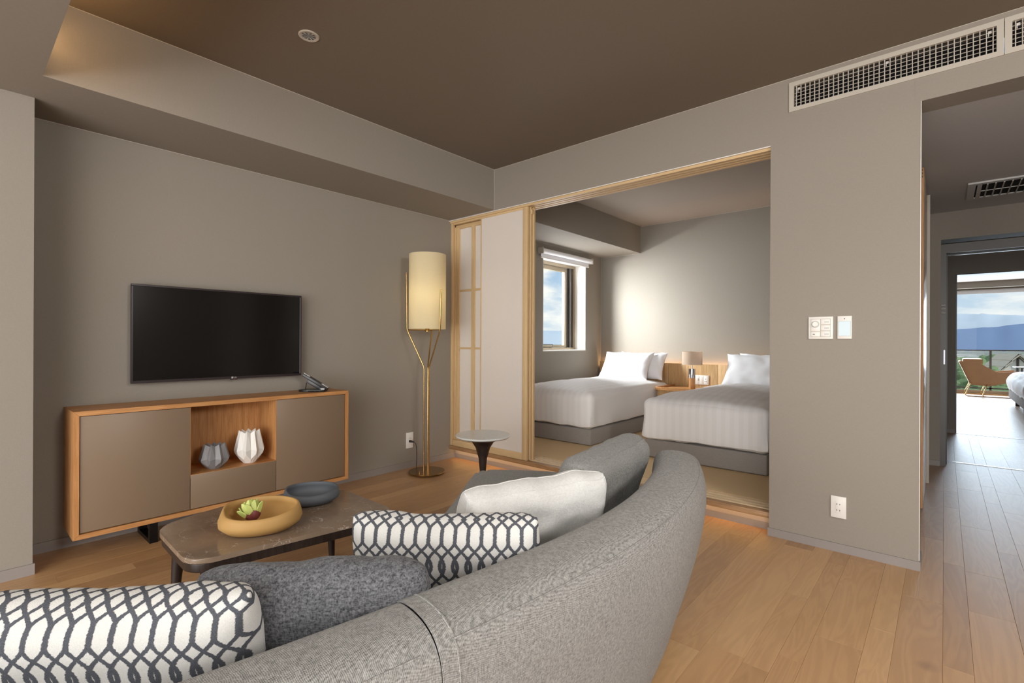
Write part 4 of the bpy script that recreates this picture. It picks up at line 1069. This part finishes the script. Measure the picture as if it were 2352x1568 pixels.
# ------------------------------------------------------------------ small window with roller blind
wx = XA-0.19
w1 = thing('window_1', (wx, 5.1, 1.012), None, None, kind='structure')
y0, y1, z0, z1 = 4.637, 5.555, 1.014, 2.133
bm = bmesh.new()
for a in ((y0, y1, z1-0.045, z1), (y0, y1, z0, z0+0.03), (y0, y0+0.045, z0+0.03, z1-0.045), (y1-0.045, y1, z0+0.03, z1-0.045)): add_box(bm, wx-0.06, wx+0.03, *a)
finish('window_frame', bm, M['alu'], w1)
bm = bmesh.new()
for a in ((y0+0.05, y1-0.05, z1-0.10, z1-0.05), (y0+0.05, y1-0.05, z0+0.035, z0+0.06), (y0+0.05, y0+0.10, z0+0.06, z1-0.10), (y1-0.20, y1-0.15, z0+0.06, z1-0.10)): add_box(bm, wx-0.05, wx-0.01, *a)
finish('sash', bm, M['alu'], w1)
box('screen_stile', wx+0.0, wx+0.02, y1-0.12, y1-0.085, z0+0.03, z1-0.045, M['bronze'], w1)
box('mullion', wx-0.055, wx-0.005, y1-0.149, y1-0.046, z0+0.03, z1-0.045, M['bronze'], w1)
box('pane', wx-0.032, wx-0.028, y0+0.10, y1-0.20, z0+0.06, z1-0.10, M['glass'], w1)
bm = bmesh.new(); add_tube(bm, [(wx-0.01, 4.90, 1.085), (wx+0.05, 5.02, 1.085), (wx+0.055, 4.99, 1.045)], 0.007, 6); add_tube(bm, [(wx-0.01, 4.88, 1.045), (wx+0.04, 5.0, 1.045)], 0.006, 6)
finish('latch', bm, M['bronze'], w1)
S_box('window_sill_1', [(XA-0.16, XA+0.004, 4.635, 5.557, 1.004, 1.016)], M['white_plastic'])
S_box('trim_11', [(XA-0.16, XA-0.001, 5.549, 5.5565, 1.016, 2.13), (XA-0.16, XA-0.001, 4.6355, 4.643, 1.016, 2.13), (XA-0.16, XA-0.001, 4.643, 5.549, 2.125, 2.1345)], M['white_plastic'])
rb = thing('roller_blind', (XA+0.05, 5.07, 2.14), 'white roller blind rolled up over the small window', 'blind')
bm = bmesh.new(); add_tube(bm, [(XA+0.05, 4.545, 2.178), (XA+0.05, 5.60, 2.178)], 0.030, 24); finish('roll', bm, M['pillow'], rb, smooth=True)
box('hem_fabric', XA+0.022, XA+0.025, 4.56, 5.585, 2.105, 2.178, M['pillow'], rb)
bm = bmesh.new(); add_tube(bm, [(XA+0.0235, 4.56, 2.105), (XA+0.0235, 5.585, 2.105)], 0.009, 12); finish('hem_bar', bm, M['white_plastic'], rb, smooth=True)
for y_ in (4.530, 5.603): box('bracket', XA, XA+0.082, y_, y_+0.012, 2.142, 2.214, M['grille'], rb, 0.002)

# ------------------------------------------------------------------ corridor doors
d2 = thing('door_2', (-0.12, 4.75, 0), None, None, kind='structure')
box('leaf', -0.140, -0.106, 4.32, 5.19, 0.012, 2.30, plain('pale_door_laminate', S(186, 170, 150), 0.22, var=0.02), d2, 0.001)
box('edge_band', -0.140, -0.1055, 4.317, 4.3199, 0.012, 2.30, M['oakz'], d2)
box('end_post', -0.154, -0.0885, 5.192, 5.235, 0, LZ-0.001, M['grille'], d2, 0.001)
box('pull_slot', -0.1058, -0.1052, 4.36, 4.38, 0.95, 1.12, M['bronze'], d2)
bm = bmesh.new()
for k in range(3): add_tube(bm, [(-0.135, 4.316, 2.285-0.022*k), (-0.112, 4.316, 2.285-0.022*k)], 0.006, 8)
finish('door_roller', bm, M['bronze'], d2, smooth=True)
d3 = thing('door_3', (0.4, 6.1, 0), None, None, kind='structure')
bm = bmesh.new()
for a in ((-0.026, 0.012, 6.0, 6.21, 0, 2.025), (0.012, 0.88, 6.0, 6.21, 1.945, 2.025), (0.88, 0.92, 6.0, 6.21, 0, 2.025)): add_box(bm, *a)
finish('door_frame', bm, M['bronze'], d3)
bm = bmesh.new()
for a in ((0.0121, 0.022, 6.10, 6.13, 0, 1.944), (0.022, 0.87, 6.10, 6.13, 1.932, 1.944)): add_box(bm, *a)
finish('door_seal', bm, M['plastic_black'], d3)
bm = bmesh.new()
for z in (1.40, 1.436, 1.47): add_tube(bm, [(-0.021, 5.999, z), (0.008, 5.999, z)], 0.010, 8)
finish('hinge', bm, M['silver'], d3, smooth=True)
box('strike_plate', -0.004, 0.006, 5.997, 5.9995, 0.93, 1.06, M['steel'], d3)
S_box('trim_12', [(0.012, 0.88, 6.255, 6.285, -0.001, 0.003)], M['steel'])
S_box('trim_13', [(0.112, 1.24, 8.285, 8.315, -0.001, 0.003)], M['steel'])
bm = bmesh.new()
for a in ((0.1055, 0.118, 8.29, 8.425, 0, 1.984), (0.118, 1.24, 8.29, 8.425, 1.972, 1.984), (1.24, 1.2495, 8.29, 8.425, 0, 1.984)): add_box(bm, *a)
finish('door_frame_4', bm, M['bronze'], kind='structure')

# ------------------------------------------------------------------ far room: window wall, chair, bed
w2 = thing('window_2', (0.8, 15.25, 0), None, None, kind='structure')
bm = bmesh.new()
for a in ((-2.0, 3.6, 15.2, 15.3, 0.0, 0.075), (-2.0, 3.6, 15.2, 15.3, 2.26, 2.34)): add_box(bm, *a)
for x_ in (-2.0, 2.55): add_box(bm, x_, x_+0.06, 15.2, 15.3, 0.075, 2.26)
finish('window_frame', bm, M['alu'], w2)
box('pane', -1.94, 2.55, 15.245, 15.251, 0.075, 2.26, M['glass'], w2)
box('pane', 2.61, 3.55, 15.245, 15.251, 0.075, 2.26, M['glass'], w2)
rb2 = thing('roller_blind', (0.8, 15.1, 2.22), 'white roller blind at the top of the far panoramic window', 'blind')
bm = bmesh.new(); add_tube(bm, [(-1.9, 15.10, 2.285), (3.5, 15.10, 2.285)], 0.04, 16); finish('roll', bm, M['pillow'], rb2, smooth=True)
box('hem_fabric', -1.9, 3.5, 15.06, 15.063, 2.225, 2.285, M['pillow'], rb2)
# railing on the balcony
S_box('balcony_slab', [(-2.2, 3.8, 15.3, 16.7, -0.2, -0.02)], M['grille'])
rl = thing('balcony_railing', (0.8, 16.5, -0.02), 'thin dark glass balcony railing outside the far window', 'railing')
box('top_rail', -2.2, 3.8, 16.48, 16.52, 0.945, 0.972, M['bronze'], rl)
box('bottom_rail', -2.2, 3.8, 16.48, 16.52, 0.03, 0.06, M['bronze'], rl)
for x_ in (-0.76, 0.838, 2.44): box('post', x_-0.02, x_+0.02, 16.48, 16.52, -0.02, 0.945, M['bronze'], rl)
for x0, x1 in ((-2.2, -0.78), (-0.74, 0.818), (0.858, 2.42), (2.46, 3.8)): box('glass_panel', x0, x1, 16.497, 16.503, 0.06, 0.945, M['glass'], rl)
# lounge chair
ch = thing('lounge_chair', (0.7, 14.6, 0), 'tan leather lounge chair with thin brass sled legs by the far window', 'armchair')
yc0, yc1 = 14.25, 14.95
P_ = lambda u, v: at(u, v, yc0)
side_px = [(2206, 829), (2247, 833), (2292, 856), (2338, 853), (2338, 858), (2301, 883), (2272, 883), (2231, 879)]
def slab(name, pts, th_, mat, par):
    bm = bmesh.new(); a = [bm.verts.new(p) for p in pts]; nrm_ = (Vector(pts[1])-Vector(pts[0])).cross(Vector(pts[2])-Vector(pts[0])).normalized()*th_
    c_ = [bm.verts.new(Vector(p)+nrm_) for p in pts]; n = len(a); bm.faces.new(a); bm.faces.new(c_[::-1])
    for i in range(n): bm.faces.new((a[i], c_[i], c_[(i+1) % n], a[(i+1) % n]))
    return finish(name, bm, mat, par)
sp_ = [P_(*q) for q in side_px]
near = [Vector((p.x, yc0, p.z)) for p in sp_]; farr = [Vector((p.x, yc1, p.z)) for p in sp_]
slab('arm_panel', near, -0.025, M['leather'], ch); slab('arm_panel', farr, 0.025, M['leather'], ch)
slab('back_panel', [near[0], farr[0], farr[7], near[7]], 0.03, M['leather'], ch)
slab('seat_panel', [near[7], farr[7], farr[6], near[6]], 0.04, M['leather'], ch)
slab('seat_panel', [near[6], farr[6], farr[3]+Vector((0, 0, -0.16)), near[3]+Vector((0, 0, -0.16))], 0.04, M['leather'], ch)
bm = bmesh.new()
hd_ = [P_(2212, 829), P_(2246, 826), P_(2258, 836)]
add_prism(bm, [(hd_[0].x, yc0+0.06), (hd_[2].x, yc0+0.06), (hd_[2].x, yc1-0.06), (hd_[0].x, yc1-0.06)], hd_[1].z-0.10, hd_[1].z+0.015, 0.02)
finish('head_cushion', bm, M['leather'], ch, smooth=True)
for yy in (yc0-0.004, yc1+0.004):
    q = lambda u, v: Vector((at(u, v, yc0).x, yy, at(u, v, yc0).z))
    bm = bmesh.new(); add_tube(bm, [q(2212, 842), q(2246, 845), q(2290, 858)], 0.006, 6); add_tube(bm, [q(2290, 858), q(2272, 883)], 0.006, 6)
    finish('piping', bm, M['brass'], ch, smooth=True)
    for (ut, ub) in ((2231, 2217), (2270, 2257)):
        a, b2 = q(ut, 878), q(ub, 909); b2.z = 0.012
        bm = bmesh.new(); add_tube(bm, [a, b2+Vector((0, 0, 0.03)), b2+Vector((0.03, 0, 0))], 0.010, 8); finish('leg', bm, M['brass'], ch, smooth=True)
    xa_, xb_ = q(2217, 900).x, q(2330, 900).x
    bm = bmesh.new(); add_tube(bm, [(xa_+0.03, yy, 0.012), (xb_, yy, 0.012)], 0.010, 8); finish('runner', bm, M['brass'], ch, smooth=True)
# far bed
fb = thing('bed', (1.6, 12.0, 0), 'grey upholstered bed on short legs in the far room beyond the corridor', 'bed')
box('base', 0.90, 2.9, 10.2, 12.95, 0.12, 0.30, M['bedbase'], fb, 0.03, 3)
for x_ in (1.0, 2.8):
    for y_ in (10.4, 11.5, 12.7): box('leg', x_-0.03, x_+0.03, y_-0.03, y_+0.03, 0, 0.12, M['plastic_black'], fb)
soft_box('duvet', 0.86, 2.94, 10.15, 13.0, 0.26, 0.60, 0.16, M['duvet'], None, 26, 0.02, 31, 0.04, 0.02, label='white duvet on the bed in the far room', cat='duvet')
ft = thing('tall_table', (1.6, 14.45, 0), 'thin-topped dark table behind the far bed by the window', 'table')
box('table_top', 1.085, 2.1, 14.2, 14.8, 0.628, 0.645, M['bronze'], ft, 0.004)
for x_ in (1.2, 2.0): tube('leg', [(x_, 14.5, 0.628), (x_, 14.5, 0.0)], 0.02, M['bronze'], ft, 10)

# ------------------------------------------------------------------ outdoors
def ground_mat():
    b = NB('valley_fields'); v = b.coord((1, 1, 1)); vo = b.n('ShaderNodeTexVoronoi'); vo.inputs['Scale'].default_value = 0.012
    b.t.links.new(b.coord((1, 2.2, 1)), vo.inputs['Vector'])
    c = b.ramp(vo.outputs['Color'], [(0.1, S(96, 118, 92)), (0.4, S(150, 146, 122)), (0.6, S(120, 136, 118)), (0.9, S(176, 168, 150))])
    n = b.noise(v, 0.05, 4)
    b.bsdf(b.mix(b.math('MULTIPLY', n, 0.6), c, S(104, 128, 132)), 0.95, spec=0.1); return b.m
bm = bmesh.new(); n = 48
ring0 = [bm.verts.new((25*math.cos(2*math.pi*i/n), 25*math.sin(2*math.pi*i/n)+6, -30)) for i in range(n)]
ring1 = [bm.verts.new((9000*math.cos(2*math.pi*i/n), 9000*math.sin(2*math.pi*i/n), -46)) for i in range(n)]
for i in range(n): bm.faces.new((ring0[i], ring0[(i+1) % n], ring1[(i+1) % n], ring1[i]))
finish('ground_valley', bm, ground_mat(), kind='structure')
def ridge(name, dist, hfun, az0, az1, zbase, depth, mat, label, n=160, seed=0):
    bm = bmesh.new(); rows = 10; g_ = []
    for j in range(rows+1):
        t = j/rows; row = []
        for i in range(n+1):
            az = az0+(az1-az0)*i/n
            hh = hfun(az)
            rr = dist + depth*(t*2-1)
            prof = math.cos((t*2-1)*math.pi/2)**0.8 if abs(t*2-1) < 1 else 0
            z = zbase+(hh-zbase)*prof*(1+0.10*noise.noise(Vector((az*60, t*6, seed)))*(1 if 0 < t < 0.5 else 0))
            row.append(bm.verts.new((rr*math.sin(az), rr*math.cos(az), z)))
        g_.append(row)
    for j in range(rows):
        for i in range(n): bm.faces.new((g_[j][i], g_[j][i+1], g_[j+1][i+1], g_[j+1][i]))
    return finish(name, bm, mat, smooth=True, label=label, cat='mountain')
# azimuth measured from +Y towards +X
nearM = plain('forest_haze_blue', S(116, 138, 174), 0.95, spec=0.0, var=0.15)  # bluish haze of distance put into the forest colour
farM = plain('mountain_haze_blue', S(178, 194, 212), 0.95, spec=0.0, var=0.06)  # stronger aerial haze mixed into this paler base colour
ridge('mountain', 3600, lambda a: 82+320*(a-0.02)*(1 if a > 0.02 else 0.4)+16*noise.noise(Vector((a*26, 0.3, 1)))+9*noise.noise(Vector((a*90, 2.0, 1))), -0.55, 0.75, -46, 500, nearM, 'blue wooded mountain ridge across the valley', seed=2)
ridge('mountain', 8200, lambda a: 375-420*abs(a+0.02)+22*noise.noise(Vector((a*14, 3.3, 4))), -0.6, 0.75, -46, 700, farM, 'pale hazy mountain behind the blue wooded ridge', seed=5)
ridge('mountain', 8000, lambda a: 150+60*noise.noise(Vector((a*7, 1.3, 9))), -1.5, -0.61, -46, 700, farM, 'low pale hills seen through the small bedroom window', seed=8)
# town of small houses (nobody could count it)
bm = bmesh.new(); rt_ = random.Random(5)
for k in range(420):
    yd = rt_.uniform(500, 3000); xd = yd*rt_.uniform(-0.08, 0.16); s_ = rt_.uniform(5, 14)
    gz = -30-16*(yd/9000)
    add_box(bm, xd-s_, xd+s_, yd-s_*0.6, yd+s_*0.6, gz-1, gz+rt_.uniform(4, 9))
finish('distant_town', bm, plain('town_walls', S(206, 206, 208), 0.9, var=0.2), kind='stuff', label='scattered pale houses of the town in the valley')
# trees below the balcony
def tree(x, y, z, r_, label, seed):
    t = thing('tree', (x, y, z-r_*1.6), label, 'tree', group='trees below the balcony')
    bm = bmesh.new(); add_tube(bm, [(x, y, z-r_*1.6), (x, y, z)], [r_*0.12, r_*0.06], 8); finish('trunk', bm, M['wenge'], t, smooth=True)
    bm = bmesh.new(); bmesh.ops.create_icosphere(bm, subdivisions=5, radius=1.0)
    for v in bm.verts:
        n_ = v.co.normalized(); k = 1+0.28*noise.noise(n_*2.2+Vector((seed, 0, 0)))+0.16*noise.noise(n_*6+Vector((0, seed, 0)))+0.10*noise.noise(n_*17)
        v.co = Vector((x, y, z))+Vector((n_.x*r_*k, n_.y*r_*k, n_.z*r_*0.85*k))
    finish('crown', bm, tree_m, t, smooth=False)
b = NB('tree_foliage'); nz = b.noise(b.coord(), 2.4, 5, 0.7); b.bsdf(b.mix(nz, S(70, 96, 72), S(150, 172, 130)), 0.9, spec=0.1); tree_m = b.m
tlab = ['round green tree at the left edge of the far view, above the lowest tree', 'small green tree under the lounge chair seat outside', 'broad green tree behind the lounge chair legs', 'distant tree at the left edge of the far view beside the chair back', 'wide distant tree left of the gabled roof', 'green tree beside the slope of the gabled roof', 'farthest small tree just left of the railing post', 'lowest green tree at the bottom left of the far window']
for k, (u, v, yd, r_) in enumerate(((2212, 872, 46, 2.2), (2232, 884, 30, 1.5), (2254, 868, 62, 2.4), (2205, 846, 90, 2.6), (2284, 850, 95, 3.2), (2300, 858, 75, 2.2), (2262, 846, 130, 2.8), (2215, 895, 26, 1.4))):
    p = at(u, v, yd); tree(p.x, p.y, p.z-r_*0.3, r_, tlab[k], k+1)
# gabled house
hy = 40.0
hg = thing('gabled_house', (at(2335, 860, hy).x, hy+3, -3), 'white gabled house with pale shingled roof outside the far window', 'house')
ap0, ap1 = at(2343, 814, hy), at(2328, 813, hy)
L0 = at(2352, 832, hy); slope = 1.15; Wd = 2.6; Lr = 1.7
ax_, az_ = ap0.x, ap0.z
shg = plain('pale_shingle', S(198, 188, 176), 0.9, var=0.15); timb = plain('dark_timber', S(70, 62, 60), 0.8)
wallw = plain('white_render', S(214, 208, 204), 0.9)
rotH = Matrix.Translation((ax_, hy, az_)) @ Matrix.Rotation(math.radians(24), 4, 'Z')
bm = bmesh.new()
tri = [(-Wd, 0.25, -Wd*slope-0.1), (Wd, 0.25, -Wd*slope-0.1), (0, 0.25, -0.12)]
add = [bm.verts.new(rotH @ Vector(p)) for p in tri]; add2 = [bm.verts.new(rotH @ Vector((p[0], Lr, p[2]))) for p in tri]
bm.faces.new(add); bm.faces.new(add2[::-1])
for i in range(3): bm.faces.new((add[i], add2[i], add2[(i+1) % 3], add[(i+1) % 3]))
finish('gable_wall', bm, wallw, hg)
rf = {}
for sg in (-1, 1):
    for k in range(9):
        t0, t1 = k/9*1.08, (k+1)/9*1.08+0.01
        lift = 0.02+0.02*(1 if True else 0)
        bm = bmesh.new()
        pts = [(sg*Wd*t0, 0, -Wd*slope*t0+0.02), (sg*Wd*t1, 0, -Wd*slope*t1+0.07), (sg*Wd*t1, Lr+0.3, -Wd*slope*t1+0.07), (sg*Wd*t0, Lr+0.3, -Wd*slope*t0+0.02)]
        a = [bm.verts.new(rotH @ Vector(p)) for p in pts]; c_ = [bm.verts.new(rotH @ (Vector(p)-Vector((0, 0, 0.08)))) for p in pts]
        bm.faces.new(a); bm.faces.new(c_[::-1])
        for i in range(4): bm.faces.new((a[i], c_[i], c_[(i+1) % 4], a[(i+1) % 4]))
        finish('shingle_course', bm, shg, hg)
for pts in ([(-Wd*0.75, 0.18, -Wd*slope*0.75), (Wd*0.75, 0.18, -Wd*slope*0.75)], [(0, 0.18, -0.2), (0, 0.18, -Wd*slope)], [(0, 0.05, 0.0), (-Wd, 0.05, -Wd*slope)], [(0, 0.05, 0.0), (Wd, 0.05, -Wd*slope)]):
    bm = bmesh.new(); add_tube(bm, [rotH @ Vector(p) for p in pts], 0.055, 4); finish('timber', bm, timb, hg)
bm = bmesh.new(); add_box(bm, -Wd*0.95, Wd*0.95, 0.3, Lr, -9, -Wd*slope, 0, 2, rotH); finish('walls', bm, wallw, hg)

# stepped light under the threshold of the tatami room
S_box('trim_14', [(XA+0.02, OX1-0.02, 3.205, 3.220, 0.0900, 0.0918)], emis('step_led', (1.0, 0.58, 0.22, 1), 9))
